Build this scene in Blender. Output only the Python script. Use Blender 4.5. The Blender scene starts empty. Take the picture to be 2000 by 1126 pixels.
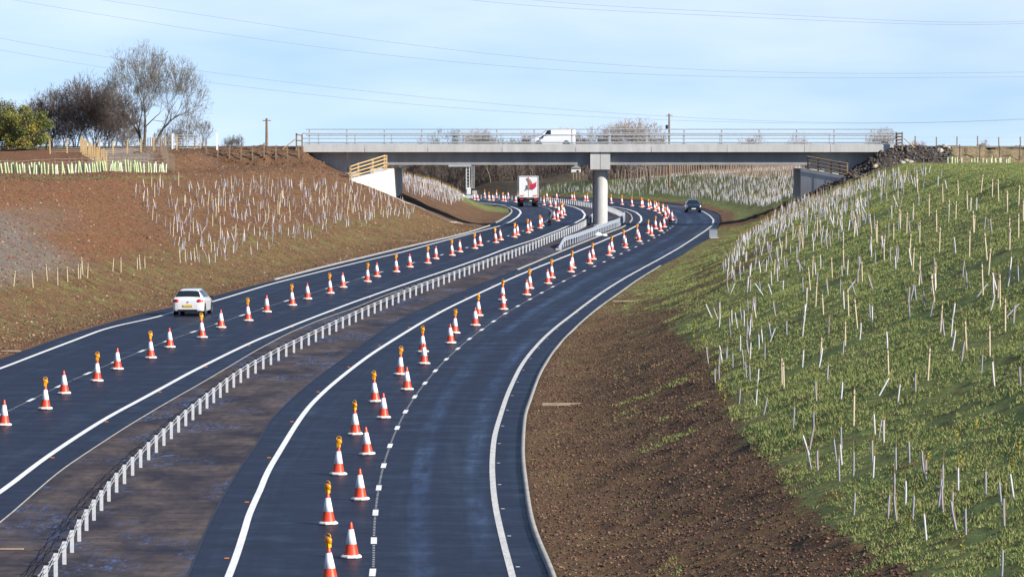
import bpy, bmesh, math, random
import numpy as np
from mathutils import Vector, Matrix
R_ = math.radians
scene = bpy.context.scene
# ------------------------------------------------------------ camera, sky, sun
F = 9100.0; YH = 280.0; PW = 2000.0; PH = 1126.0; CZ = 12.0
PITCH = math.atan((PH/2-YH)/F)
cam = bpy.data.cameras.new('camera'); camo = bpy.data.objects.new('camera', cam)
scene.collection.objects.link(camo); scene.camera = camo
camo.location = (0, 0, CZ); camo.rotation_euler = (math.pi/2-PITCH, 0, 0)
cam.sensor_fit = 'HORIZONTAL'; cam.sensor_width = 36.0; cam.lens = 36.0*F/PW
cam.clip_start = 1.0; cam.clip_end = 20000.0
SUN_EL = R_(29); SUN_DIR = Vector((0.85, -0.52, 0)).normalized()*math.cos(SUN_EL) + Vector((0, 0, math.sin(SUN_EL)))
w = bpy.data.worlds.new('World'); scene.world = w; w.use_nodes = True
nt = w.node_tree; nt.nodes.clear()
wo = nt.nodes.new('ShaderNodeOutputWorld'); bg = nt.nodes.new('ShaderNodeBackground')
sky = nt.nodes.new('ShaderNodeTexSky'); sky.sky_type = 'NISHITA'; sky.sun_disc = False
sky.sun_elevation = SUN_EL; sky.sun_rotation = math.atan2(SUN_DIR.x, SUN_DIR.y)
sky.altitude = 100; sky.air_density = 1.0; sky.dust_density = 0.15; sky.ozone_density = 2.2
tc = nt.nodes.new('ShaderNodeTexCoord'); mp = nt.nodes.new('ShaderNodeMapping')
mp.inputs['Location'].default_value = (0, 0, 0.16)      # clear upland air: the sky stays blue down to the horizon
nt.links.new(tc.outputs['Generated'], mp.inputs[0]); nt.links.new(mp.outputs[0], sky.inputs[0])
# thin high cloud
cm = nt.nodes.new('ShaderNodeMapping'); cm.inputs['Scale'].default_value = (9, 9, 42)
nt.links.new(tc.outputs['Generated'], cm.inputs[0])
cn = nt.nodes.new('ShaderNodeTexNoise'); cn.inputs['Scale'].default_value = 1.0; cn.inputs['Detail'].default_value = 5
cr = nt.nodes.new('ShaderNodeMapRange'); cr.inputs[1].default_value = 0.30; cr.inputs[2].default_value = 0.80; cr.inputs[3].default_value = 0.06; cr.inputs[4].default_value = 0.50
cx = nt.nodes.new('ShaderNodeMixRGB'); cx.inputs[2].default_value = (7.9, 7.9, 8.9, 1)
nt.links.new(cm.outputs[0], cn.inputs[0]); nt.links.new(cn.outputs[0], cr.inputs[0]); sz = nt.nodes.new('ShaderNodeSeparateXYZ'); fz = nt.nodes.new('ShaderNodeMapRange'); mz = nt.nodes.new('ShaderNodeMath'); mz.operation = 'MULTIPLY'   # the cloud veil thins out with height
nt.links.new(tc.outputs['Generated'], sz.inputs[0]); nt.links.new(sz.outputs[2], fz.inputs[0]); fz.inputs[1].default_value = 0.03; fz.inputs[2].default_value = 0.12; fz.inputs[3].default_value = 1.0; fz.inputs[4].default_value = 0.12
nt.links.new(cr.outputs[0], mz.inputs[0]); nt.links.new(fz.outputs[0], mz.inputs[1]); nt.links.new(mz.outputs[0], cx.inputs[0])
nt.links.new(sky.outputs[0], cx.inputs[1]); nt.links.new(cx.outputs[0], bg.inputs[0]); nt.links.new(bg.outputs[0], wo.inputs[0])
bg.inputs[1].default_value = 0.104
sl = bpy.data.lights.new('sun', 'SUN'); slo = bpy.data.objects.new('sun', sl); scene.collection.objects.link(slo)
sl.energy = 5.0; sl.angle = R_(0.5); sl.color = (1.0, 0.93, 0.82)
slo.rotation_euler = SUN_DIR.to_track_quat('Z', 'Y').to_euler(); slo.location = (200, -100, 120)
vs = scene.view_settings; vs.view_transform = 'Standard'; vs.look = 'None'; vs.exposure = 0.75; vs.gamma = 1.0; vs.use_curve_mapping = False

# ------------------------------------------------------------ projection helpers
CP, SP = math.cos(PITCH), math.sin(PITCH)
def at(px, py, Y):
    r = px-1000.0; u = PH/2-py
    d1 = u*SP+F*CP; t = Y/d1
    return Vector((r*t, Y, CZ+(u*CP-F*SP)*t))
def proj(X, Y, Z):
    z = Z-CZ; f = Y*CP-z*SP; u = Y*SP+z*CP
    return 1000+F*X/f, PH/2-F*u/f
_k = np.array([470, 500, 540, 600, 660, 720, 780, 850, 1000, 7000.]); 
_c = np.array([6.44197284e-08, -4.51494587e-05, -2.33088237e-03, 1.25035792e+01])
_v = np.array([np.polyval(_c, 470), 8.13, 8.16, 8.24, 8.38, 8.6, 8.95, 9.5, 11, 30.])
def drop(Y):
    Y = np.asarray(Y, float)
    return np.where(Y < 470, np.polyval(_c, np.maximum(Y, 40)), np.interp(Y, _k, _v))
def zroad(Y): return CZ-drop(Y)
_Ys = np.linspace(90, 900, 3241); _ys = proj(0, _Ys, zroad(_Ys))[1]
def Dof(py): return float(np.interp(-py, -_ys, _Ys))       # distance of a road point seen at image row py
def road_pt(px, py): Y = Dof(py); return at(px, py, Y)
def path(pts):                                              # traced edge -> X as a function of Y
    q = sorted((road_pt(*p)[:2] for p in pts), key=lambda a: a[1])
    ys = np.array([a[1] for a in q]); xs = np.array([a[0] for a in q])
    g = np.arange(50, 1000, 2.0)
    b = np.interp(g, ys, xs)
    n = max(2, len(ys)//6)
    s0 = np.polyfit(ys[:n+2], xs[:n+2], 1)[0]; b = np.where(g < ys[0], xs[0]+s0*(g-ys[0]), b)
    h0 = (np.interp(ys[-1], ys, xs)-np.interp(ys[-1]-25, ys, xs))/25
    e = g-ys[-1]; b = np.where(e > 0, xs[-1]+h0*np.maximum(e, 0)-np.maximum(e, 0)**2/2200, b)
    k = np.ones(5)/5; bb = np.concatenate([b[:1]*np.ones(2)+s0*np.array([-4, -2]), b, b[-1:]+np.array([0, 0])])
    b = np.convolve(bb, k, 'valid') if len(bb) >= 5 else b
    b[-4:] = b[-5]+(b[-5]-b[-6])*np.arange(1, 5)
    return lambda Y: np.interp(Y, g, b)
T = {}
T['RL'] = [(450,1119),(473,1052),(491.5,986),(502,975),(520,924.6),(563.4,853),(580,826),(606.5,790),(644,754.5),(686.5,720),(726.4,690.5),(766.4,665),(819.7,632),(873,602.6),(926,577.3),(963.5,560),(1000,543),(1053,521),(1106.5,500),(1160,478),(1200,461),(1226.4,450),(1245,440),(1253,430.6),(1251.7,422.6),(1242.4,414.6),(1226,408.8),(1208,405.3),(1194.5,403),(1130,396.5)]
T['LANE'] = [(730.4,1115.5),(729.6,1055),(732.8,1001.8),(739,954),(748.5,910),(761,871),(775.7,835),(791.7,803.7),(809.8,774.4),(829.5,748.6),(849.5,724.4),(870.8,702),(893.4,681.5),(916.4,661.8),(940.9,644),(964.8,627),(988.8,611),(1012.8,597),(1036.8,583.5),(1059.4,571),(1079.5,560),(1100,549.7),(1121,539),(1141,529),(1161,520),(1179,511.9),(1196.6,503.9),(1213,496),(1228.6,488.7),(1242,482),(1255,476),(1267,469.8),(1278.4,464.4),(1288,459),(1297,454.6),(1303.7,450),(1309,446),(1313.8,442),(1321.5,433.8),(1321,427),(1315,420),(1300,411),(1270,404.5),(1225,398.5),(1150,392.5)]
T['RR'] = [(1002,1126),(988,1080.7),(980,1044.6),(972,1012.5),(966,980),(962,940),(961,900),(965,853),(976.8,813),(990,773),(1000,750),(1016,717),(1034.6,690.6),(1061,661),(1088,637),(1114.5,617),(1149,590.4),(1186.5,563.8),(1221,542.5),(1255.7,523.3),(1290,505),(1325,485),(1351.6,468),(1378,450.6),(1391.6,440),(1393.7,429.3),(1386,421),(1373,413),(1346,406),(1293,400),(1240,395.5),(1186.5,392),(1100,388.5)]
T['RK'] = [(1074.5,1126),(1068.5,1111),(1050,1070),(1038,1040),(1031,1012),(1026,980),(1021,940),(1016.5,900),(1017,866),(1021,813),(1029,792),(1040,760),(1053,728),(1074.6,693),(1098.6,664),(1133,631),(1165,604),(1186.5,589),(1240,550.5),(1290,519.5),(1324,502.8),(1356,482),(1384.8,466),(1399,450),(1407,432.4),(1404,421),(1394,414.8),(1372,407.6),(1340,401.5),(1308,397),(1260,392.5),(1196,389),(1100,386)]
T['LL'] = [(0,720),(80,689),(104,680),(211,639.5),(308,619.3),(338,609.6),(422.7,587),(528,555),(656,523),(783.6,493),(879.5,467),(943.5,450),(976.6,441.2),(997.8,432.7),(1011.4,423.6),(1017.4,415.6),(1014.4,410.3),(1008.3,407),(1000.8,404.5),(985.7,401),(961.5,397.8),(930,395)]
T['LE'] = [(0,701),(66.6,677),(133,653),(181,639),(271.7,613),(341,599),(438,572.5),(500,556),(540,546),(624,524),(719.7,501),(815.6,478),(879.5,463.5),(917.7,453.8),(946.4,444.5),(960,440),(978,431),(994.8,420.6),(1000.8,414),(999.3,409.5),(991.7,405.7),(970,401.5),(940,397.5)]
T['LR'] = [(0,962),(80,900),(149,853),(213,813),(293,770.5),(373,726.5),(453,686.6),(500,664.5),(591.8,627.7),(687.7,591),(783.6,557.4),(879.5,525.4),(943.5,503),(985.7,486.5),(1046,467.5),(1093,448.5),(1121.6,436.4),(1139.7,426.6),(1142.7,419),(1136.7,411),(1121.6,404.4),(1103.5,400.2),(1053.6,395.3),(988,391.7)]
T['LKM'] = [(0,1020.5),(112,922),(144,900),(240,837),(320,789),(399.6,744),(500,684),(560,652),(624,624.5),(690,602),(751.7,576.6),(870,537),(1000,490),(1096,453),(1126,441),(1145,428),(1150,419),(1144,410),(1126,402.5),(1060,394.4),(990,391)]
T['LD'] = [(1,810),(60.5,781),(116,753.7),(165,732),(218.7,708.7),(273.6,687),(321.8,667),(375,649),(421,633),(467,617.6),(510,603.7),(551,590),(589,578.8),(627,567),(661.5,556.4),(696.7,545.6),(727.7,536),(759,527),(788.4,518.4),(815.6,510.7),(842.8,503.7),(866,496.6),(889,490),(911.5,483.9),(932,477.8),(951.5,472),(986.5,462.5),(1016,453.5),(1062,435),(1070,430),(1077,421),(1079,415.5),(1076,410.5),(1068.7,406),(1058,402.5),(1010,396)]
T['SEAM'] = [(367.6,1126),(394,1052.6),(437,964.6),(477,900.6),(500,871),(526.6,821),(566.6,781),(606.5,746.6),(638.6,722.5),(686.5,688),(726.5,658.6),(766.5,632),(806,610.6),(870,583),(950,550),(1040,515),(1140,476),(1210,448),(1232,430),(1228,420),(1205,408.5),(1120,397)]
T['RKM'] = [(1010.7,526.5),(1053,509),(1106.6,486.6),(1160,465),(1213,445.3),(1229,436),(1234.5,428),(1231.8,420),(1221,413.3),(1204,409)]
T['FEN'] = [(115.6,1119),(145,1071),(171.8,1031),(201,992.8),(229.6,957.9),(261,926),(291,897.4),(321.5,868.6),(365,829.6),(393,806.5),(445,764.4),(485,737),(544,704),(601,675.3),(653.7,648.7),(701.7,625.8),(745.6,605.8),(791,585.8),(854,560.6),(895.5,544.6),(937,528.6),(975.4,514),(1011,500),(1046,486),(1076,472.7),(1099,463),(1127.6,450.8),(1142.7,443),(1150,434),(1161,425)]
T['FEN2'] = [(1089,488),(1109,479),(1121,476),(1151.8,464),(1180,453),(1208.8,442.5),(1219,432),(1219,427),(1205,419.5),(1186,412),(1161,407),(1127,401),(1096,397),(1064,393.4),(989,390),(930,388)]
P = {k: path(v) for k, v in T.items()}
# ------------------------------------------------------------ ground height
def _hash(ix, iy, s):
    h = (ix.astype(np.int64)*374761393+iy.astype(np.int64)*668265263+s*974634777) & 0xffffffff
    h = ((h ^ (h >> 13))*1274126177) & 0xffffffff
    return ((h ^ (h >> 16)) & 0xffff)/65535.0
def vnoise(x, y, s=0):
    ix = np.floor(x); iy = np.floor(y); fx = x-ix; fy = y-iy
    fx = fx*fx*(3-2*fx); fy = fy*fy*(3-2*fy)
    a = _hash(ix, iy, s); b = _hash(ix+1, iy, s); c = _hash(ix, iy+1, s); d = _hash(ix+1, iy+1, s)
    return (a*(1-fx)+b*fx)*(1-fy)+(c*(1-fx)+d*fx)*fy-0.5
def fbm(x, y, s=0, o=4):
    r = 0; a = 1.0
    for i in range(o): r = r+a*vnoise(x, y, s+i); x = x*2.03+7.1; y = y*2.03+3.3; a *= .55
    return r
def sp(x, w_): return w_*np.logaddexp(0, x/w_)
CRX = np.array([0, 250, 440, 500, 560, 620, 680, 735, 775, 820, 900, 2000.]); CRV = np.array([1.5, 1.7, 2.0, 2.3, 2.9, 3.5, 4.2, 5.4, 6.2, 7.0, 7.0, 4.])
CLX = np.array([0, 300, 440, 470, 520, 600, 700, 800, 900, 2000.]); CLV = np.array([2.6, 2.45, 2.3, 2.5, 3.7, 5.4, 7.2, 8.0, 7.4, 4.])
def ground(X, Y, rough=True):
    X = np.asarray(X, float); Y = np.asarray(Y, float)
    zr = zroad(np.minimum(Y, 830)); Yc = np.minimum(Y, 998)
    tr = X-P['RK'](Yc); tl = P['LE'](Yc)-X
    rr = sp(tr-2.3, .9)*.40+.02*np.maximum(tr, 0); rl = sp(tl-2.8, .6)*.44+.02*np.maximum(tl, 0)
    cr_ = CZ-np.interp(Y, CRX, CRV)-zr; cl_ = CZ-np.interp(Y, CLX, CLV)-zr
    cr_ = cr_-sp(14-tr, 5)*0; 
    rr = cr_-sp(cr_-rr, .18); rl = cl_-sp(cl_-rl, .18)
    h = zr+np.where(tr > 0, np.maximum(rr, 0)+.06, 0)+np.where(tl > 0, np.maximum(rl, 0), 0)
    inside = (tr <= 0) & (tl <= 0)
    # approach embankments of the overbridge
    def emb(x0, sgn, top, sl):
        dx = np.maximum((x0-X)*sgn, 0); dy = np.maximum(np.maximum(454.5-Y, Y-469), 0)
        return CZ-top-np.hypot(dx, dy)*sl-(np.maximum(-31-X, 0)*.05 if sgn < 0 else 0)
    eL = emb(-21.0, -1, .55, .56); eR = emb(37.0, 1, .45, .56)
    ramp = CZ-(2.45-np.clip(Y-372, 0, 80)*.0225)-np.maximum(X+30.5, 0)*.55-np.maximum(-46-X, 0)*.03   # the farm track climbs to the bridge approach
    ramp = np.where((Y > 368) & (Y < 520), ramp, -99)
    h = np.where(inside, h-.06, np.maximum(h, np.where(X < 0, np.maximum(eL, ramp), np.where(tr > 8, eR, -99))))
    h = h+1.8*np.exp(-((X-11.5)/5.0)**2-((Y-838)/9.0)**2)          # small green mound behind the bend
    if rough:
        out = np.clip(np.maximum(tr, tl)/1.5, 0, 1)
        n = fbm(X*.16, Y*.12, 1, 4)*.30+fbm(X*.9, Y*.7, 9, 3)*.09+fbm(X*3.3, Y*2.4, 21, 2)*.05
        em = (np.maximum(eL, eR) > h-.5)
        n = n+np.where(em, fbm(X*1.3, Y*1.1, 31, 4)*.35*np.clip((np.abs(X)-16)/4, 0, 1), 0)
        h = h+np.where(inside, 0, n*out)
    return h
def gz(X, Y): return float(ground(np.array([X]), np.array([Y]))[0])
_hy = np.concatenate([np.arange(88, 500, .25), np.arange(500, 1000, 1.0)])
def hit(px, py, ymin=88):                                   # where a line of sight meets the ground
    r = px-1000.0; u = PH/2-py; d1 = u*SP+F*CP; t = _hy/d1
    Z = CZ+(u*CP-F*SP)*t; G = ground(r*t, _hy, False)
    m = (Z <= G+.02) & (_hy > ymin)
    i = int(np.argmax(m)) if m.any() else len(_hy)-1
    Y = _hy[i]; return float(r*t[i]), float(Y)

# ------------------------------------------------------------ node materials
MATS = {}
def mat(name, col=(.5,.5,.5), rough=.6, metal=0.0, spec=.5, var=0.0, vscale=4.0, bump=0.0, bscale=20.0, emis=None, trans=0, coat=0):
    if name in MATS: return MATS[name]
    m = bpy.data.materials.new(name); m.use_nodes = True; n = m.node_tree; b = n.nodes['Principled BSDF']
    b.inputs['Roughness'].default_value = rough; b.inputs['Metallic'].default_value = metal
    b.inputs['Specular IOR Level'].default_value = spec
    if coat: b.inputs['Coat Weight'].default_value = coat; b.inputs['Coat Roughness'].default_value = .05
    c = (*col, 1)
    b.inputs['Base Color'].default_value = c
    tcn = n.nodes.new('ShaderNodeTexCoord')
    if var > 0:
        x = n.nodes.new('ShaderNodeTexNoise'); x.inputs['Scale'].default_value = vscale; x.inputs['Detail'].default_value = 6
        r = n.nodes.new('ShaderNodeValToRGB'); r.color_ramp.elements[0].position = .3; r.color_ramp.elements[1].position = .7
        r.color_ramp.elements[0].color = tuple(v*(1-var) for v in col)+(1,); r.color_ramp.elements[1].color = tuple(min(1, v*(1+var)) for v in col)+(1,)
        n.links.new(tcn.outputs['Object'], x.inputs[0]); n.links.new(x.outputs[0], r.inputs[0]); n.links.new(r.outputs[0], b.inputs['Base Color'])
    if bump > 0:
        x = n.nodes.new('ShaderNodeTexNoise'); x.inputs['Scale'].default_value = bscale; x.inputs['Detail'].default_value = 5
        bb = n.nodes.new('ShaderNodeBump'); bb.inputs['Strength'].default_value = bump; bb.inputs['Distance'].default_value = .03
        n.links.new(tcn.outputs['Object'], x.inputs[0]); n.links.new(x.outputs[0], bb.inputs['Height']); n.links.new(bb.outputs[0], b.inputs['Normal'])
    if emis: b.inputs['Emission Color'].default_value = (*emis[0], 1); b.inputs['Emission Strength'].default_value = emis[1]
    MATS[name] = m; return m
class NB:                                                    # tiny node-graph helper
    def __init__(s, name):
        s.m = bpy.data.materials.new(name); s.m.use_nodes = True; s.n = s.m.node_tree; s.b = s.n.nodes['Principled BSDF']; s.tc = s.n.nodes.new('ShaderNodeTexCoord')
    def _set(s, node, i, v):
        if isinstance(v, (int, float)): node.inputs[i].default_value = (v, v, v, 1) if node.inputs[i].type == 'RGBA' else v
        elif isinstance(v, tuple): node.inputs[i].default_value = v if len(v) != 3 or node.inputs[i].type == 'VECTOR' else (*v, 1)
        else: s.n.links.new(v, node.inputs[i])
    def mapping(s, vec, scale=(1,1,1), loc=(0,0,0), rot=(0,0,0)):
        x = s.n.nodes.new('ShaderNodeMapping'); s.n.links.new(vec, x.inputs[0]); x.inputs['Scale'].default_value = scale; x.inputs['Location'].default_value = loc; x.inputs['Rotation'].default_value = rot; return x.outputs[0]
    def noise(s, vec, scale, detail=4, rough=.55, dist=0):
        x = s.n.nodes.new('ShaderNodeTexNoise'); s.n.links.new(vec, x.inputs[0]); x.inputs['Scale'].default_value = scale; x.inputs['Detail'].default_value = detail; x.inputs['Roughness'].default_value = rough; x.inputs['Distortion'].default_value = dist; return x.outputs[0]
    def voro(s, vec, scale, out='Distance'):
        x = s.n.nodes.new('ShaderNodeTexVoronoi'); s.n.links.new(vec, x.inputs[0]); x.inputs['Scale'].default_value = scale; return x.outputs[out]
    def ramp(s, v, a, b, lo=0.0, hi=1.0):
        x = s.n.nodes.new('ShaderNodeMapRange'); s._set(x, 0, v); x.inputs[1].default_value = a; x.inputs[2].default_value = b; x.inputs[3].default_value = lo; x.inputs[4].default_value = hi; x.clamp = True; return x.outputs[0]
    def math(s, op, a, b=0.0):
        x = s.n.nodes.new('ShaderNodeMath'); x.operation = op; s._set(x, 0, a); s._set(x, 1, b); return x.outputs[0]
    def mix(s, f, a, b, mode='MIX'):
        x = s.n.nodes.new('ShaderNodeMixRGB'); x.blend_type = mode; s._set(x, 0, f); s._set(x, 1, a); s._set(x, 2, b); return x.outputs[0]
    def attr(s, name):
        x = s.n.nodes.new('ShaderNodeAttribute'); x.attribute_name = name; return x.outputs['Fac']
    def bump(s, h, strength, dist):
        x = s.n.nodes.new('ShaderNodeBump'); s._set(x, 'Height', h); x.inputs['Strength'].default_value = strength; x.inputs['Distance'].default_value = dist; s.n.links.new(x.outputs[0], s.b.inputs['Normal']); return x
    def out(s, k, v): s._set(s.b, k, v)

def ground_material():
    g = NB('ground_soil_and_grass'); o = g.tc.outputs['Object']
    n1 = g.noise(o, 2.2, 6, .65); n2 = g.noise(o, .22, 5, .6); n3 = g.noise(o, 9, 4, .7); n4 = g.noise(o, .9, 5, .65, .6)
    grey, red = g.attr('grey'), g.attr('red'); grass, rub, dry, trk = g.attr('grass'), g.attr('rubble'), g.attr('dry'), g.attr('track')
    n6 = g.noise(g.mapping(o, (1, .55, 1)), 7.5, 5, .78); n7 = g.noise(g.mapping(o, (1, .5, 1)), 1.7, 6, .72)
    soil = g.mix(g.ramp(n6, .36, .64), (.036, .017, .010), (.225, .115, .062))
    soil = g.mix(g.ramp(n7, .40, .66, 0, .72), soil, (.060, .034, .023))
    soil = g.mix(g.ramp(n2, .38, .62, 0, .40), soil, (.215, .130, .074))
    redc = g.mix(g.ramp(n6, .34, .66), (.080, .034, .017), (.32, .145, .072)); redc = g.mix(g.ramp(n7, .42, .66, 0, .5), redc, (.10, .050, .034))
    soil = g.mix(red, soil, redc)
    gc = g.mix(g.ramp(n6, .3, .7), (.075, .066, .062), (.29, .26, .24))
    soil = g.mix(g.math('MULTIPLY', grey, g.ramp(n4, .25, .5)), soil, gc)
    # pebbles and clods
    v = g.voro(g.mapping(o, (1, .6, 1)), 8.5, 'Color')
    sep = g.n.nodes.new('ShaderNodeSeparateColor'); g.n.links.new(v, sep.inputs[0])
    peb = g.math('MULTIPLY', g.ramp(sep.outputs[0], .925, .94), g.ramp(g.voro(g.mapping(o, (1, .6, 1)), 8.5), .32, .22))
    soil = g.mix(g.math('MULTIPLY', peb, .8), soil, (.46, .34, .23))
    moss = g.mix(g.ramp(n6, .3, .7), (.075, .058, .020), (.27, .195, .075))
    gr = g.mix(g.ramp(n6, .33, .67), (.080, .085, .024), (.28, .32, .10))
    gr = g.mix(g.ramp(n2, .4, .66), gr, g.mix(g.ramp(n3, .3, .7), (.09, .13, .042), (.165, .235, .08)))
    # grass amount broken up by noise
    a = g.math('ADD', grass, g.math('MULTIPLY', g.math('SUBTRACT', n4, .5), 2.0))
    a = g.math('ADD', a, g.math('MULTIPLY', g.math('SUBTRACT', n1, .5), .5))
    c = g.mix(g.ramp(a, .10, .45), soil, g.mix(.55, soil, moss))
    c = g.mix(g.ramp(a, .50, .74), c, gr)
    dr = g.mix(g.ramp(n1, .3, .7), (.16, .12, .065), (.34, .27, .16)); c = g.mix(dry, c, dr)
    rk = g.mix(g.ramp(g.noise(o, 3.5, 6, .8), .35, .7), (.02, .017, .016), (.11, .092, .08)); c = g.mix(rub, c, rk)
    tk = g.mix(g.ramp(n1, .3, .7), (.20, .155, .115), (.36, .29, .23)); c = g.mix(trk, c, tk)
    g.out('Base Color', c); g.out('Roughness', .92); g.out('Specular IOR Level', .2)
    h = g.math('ADD', g.math('MULTIPLY', g.noise(o, 3.2, 7, .72), 1.0), g.math('MULTIPLY', g.noise(o, 13, 4, .7), .35))
    g.bump(h, 1.0, .22)
    return g.m
def asphalt_material():
    g = NB('wet_dark_asphalt'); uv = g.tc.outputs['UV']; o = g.tc.outputs['Object']
    s1 = g.noise(g.mapping(uv, (.9, .022, 1)), 1.0, 5, .6, .4)          # long streaks where tyres polish the surface
    s2 = g.noise(g.mapping(uv, (.35, .05, 1)), 1.0, 4, .6)
    sx = g.n.nodes.new('ShaderNodeSeparateXYZ'); g.n.links.new(uv, sx.inputs[0]); u = sx.outputs[0]
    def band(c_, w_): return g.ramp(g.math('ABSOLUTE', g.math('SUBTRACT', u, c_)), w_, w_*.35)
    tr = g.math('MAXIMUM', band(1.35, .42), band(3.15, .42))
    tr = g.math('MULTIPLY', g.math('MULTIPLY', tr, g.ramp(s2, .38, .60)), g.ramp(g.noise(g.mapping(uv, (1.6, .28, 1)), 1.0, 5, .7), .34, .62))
    f = g.noise(o, 45, 3, .8)
    s3 = g.noise(g.mapping(uv, (.42, .55, 1)), 1.0, 6, .7); s4 = g.noise(g.mapping(uv, (2.2, 1.3, 1)), 1.0, 4, .75)
    c = g.mix(g.ramp(s1, .36, .66), (.007, .010, .023), (.021, .026, .050))  # blue cast of the reflected sky is put into these base tones
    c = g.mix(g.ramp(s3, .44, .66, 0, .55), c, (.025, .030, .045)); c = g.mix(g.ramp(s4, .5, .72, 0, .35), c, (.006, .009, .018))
    c = g.mix(g.math('MULTIPLY', tr, .5), c, (.018, .045, .125))  # sky sheen on the wheel tracks painted as blue
    c = g.mix(g.ramp(f, .5, .85, 0, .2), c, (.06, .06, .065))
    g.out('Base Color', c)
    r = g.math('ADD', g.ramp(s1, .3, .72, .34, .52), g.ramp(s3, .35, .7, -.06, .12)); r = g.math('SUBTRACT', r, g.math('MULTIPLY', tr, .08))
    g.out('Roughness', r); g.out('Specular IOR Level', g.math('ADD', .032, g.math('MULTIPLY', tr, .08)))
    g.bump(g.noise(o, 30, 3, .7), .30, .014)
    return g.m
def median_material():
    g = NB('patched_median_asphalt'); uv = g.tc.outputs['UV']; o = g.tc.outputs['Object']
    a = g.noise(g.mapping(o, (.5, .16, 1)), 1.0, 5, .65, .5); b = g.noise(g.mapping(o, (3.4, .6, 1)), 1.0, 5, .7)
    c = g.mix(g.ramp(a, .36, .64), (.032, .029, .038), (.118, .095, .088))
    c = g.mix(g.ramp(b, .45, .7, 0, .6), c, (.030, .027, .036))
    c = g.mix(g.ramp(g.noise(g.mapping(o, (.5, 1.1, 1)), 1.0, 5, .7), .42, .68, 0, .6), c, (.020, .020, .034))
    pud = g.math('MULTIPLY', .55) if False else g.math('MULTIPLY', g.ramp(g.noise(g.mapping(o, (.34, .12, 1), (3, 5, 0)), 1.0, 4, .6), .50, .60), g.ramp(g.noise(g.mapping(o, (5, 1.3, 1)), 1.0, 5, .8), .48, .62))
    g.out('Base Color', g.mix(pud, c, (.040, .060, .14)))  # puddles carry the mirrored sky as a blue base colour
    g.out('Roughness', g.mix(pud, g.ramp(a, .3, .7, .62, .85), .30)); g.out('Specular IOR Level', g.mix(pud, .06, .22))
    bn = g.bump(g.noise(o, 22, 3, .7), .5, .02); s = g.math('SUBTRACT', .5, g.math('MULTIPLY', pud, .42)); g._set(bn, 'Strength', s)
    return g.m
def paint_material(name, c0, c1):
    g = NB(name); o = g.tc.outputs['Object']
    n = g.noise(g.mapping(o, (6, 1.2, 1)), 1.0, 6, .7); g.out('Base Color', g.mix(g.ramp(n, .3, .6), c0, c1)); g.out('Roughness', .55)
    g.bump(g.noise(o, 30, 3, .7), .3, .01); return g.m
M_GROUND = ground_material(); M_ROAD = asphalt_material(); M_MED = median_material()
M_LINE = paint_material('white_road_paint', (.62, .63, .63), (.80, .80, .78))
M_LINE2 = paint_material('dusty_road_paint', (.40, .40, .385), (.60, .59, .56))
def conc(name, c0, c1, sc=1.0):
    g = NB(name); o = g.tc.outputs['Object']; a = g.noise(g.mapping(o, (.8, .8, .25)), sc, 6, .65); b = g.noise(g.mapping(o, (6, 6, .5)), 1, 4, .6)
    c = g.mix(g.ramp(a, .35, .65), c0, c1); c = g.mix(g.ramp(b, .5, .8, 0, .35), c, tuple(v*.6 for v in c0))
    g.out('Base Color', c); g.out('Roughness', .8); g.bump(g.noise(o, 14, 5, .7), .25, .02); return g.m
M_CONC = conc('pale_concrete', (.37, .37, .375), (.47, .47, .46)); M_CONCW = conc('white_sunlit_concrete', (.56, .56, .545), (.68, .675, .655)); M_CONCD = conc('shaded_girder_concrete', (.20, .205, .215), (.27, .27, .275))
M_KERB = conc('kerb_concrete', (.21, .20, .19), (.33, .32, .30), 3)
M_GALV = mat('galvanised_steel', (.60, .62, .64), .45, .2, var=.12, vscale=9)
M_GALVD = mat('parapet_aluminium', (.42, .45, .47), .5, .4, var=.1)
M_BEAM = mat('weathered_barrier_steel', (.40, .45, .52), .5, .25, var=.12)
M_BLACK = mat('black_plastic', (.012, .012, .014), .45)
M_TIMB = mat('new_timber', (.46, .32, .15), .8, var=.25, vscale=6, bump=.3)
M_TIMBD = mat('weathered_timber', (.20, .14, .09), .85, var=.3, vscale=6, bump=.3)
M_TUBE = mat('white_guard_plastic', (.52, .52, .55), .55, var=.12, vscale=8)
M_TUBE_SHADE = mat('shaded_guard_plastic', (.27, .27, .32), .55, var=.15, vscale=8)  # same plastic darkened, for tubes that catch less light
M_LIME = mat('lime_shelter_plastic', (.40, .48, .25), .5, var=.2, vscale=3)
M_CANE = mat('bamboo_cane', (.38, .24, .08), .7)
M_CRED = mat('cone_red', (.62, .055, .02), .4, var=.12, vscale=5)
M_CWHT = mat('cone_sleeve_white', (.74, .76, .82), .35, var=.06, vscale=6)
M_CBASE = mat('cone_base_white', (.62, .61, .60), .6, var=.15, vscale=6)
M_AMB = mat('amber_lens', (.78, .25, .006), .25, var=.15, vscale=15); M_AMB2 = mat('lamp_yellow', (.74, .40, .015), .4)
M_GLASS = mat('dark_car_glass', (.012, .018, .024), .06, spec=.8); M_TYRE = mat('tyre_rubber', (.015, .015, .016), .8, var=.2)
M_RIM = mat('alloy_rim', (.5, .5, .52), .3, .8); M_CHROME = mat('chrome', (.7, .7, .72), .15, 1)
M_WHITE = mat('white_car_paint', (.66, .67, .69), .3, coat=.8, var=.02); M_DARKC = mat('dark_blue_car_paint', (.008, .014, .028), .25, coat=1, var=.05)
M_REDL = mat('red_lens', (.5, .01, .015), .2); M_PLATE = mat('yellow_plate', (.62, .40, .05), .4, var=.25, vscale=60); M_PLATEW = mat('white_plate', (.7, .7, .68), .4, var=.2, vscale=60)
M_CLEAR = mat('clear_lamp', (.75, .8, .88), .12, spec=.8)

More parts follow.
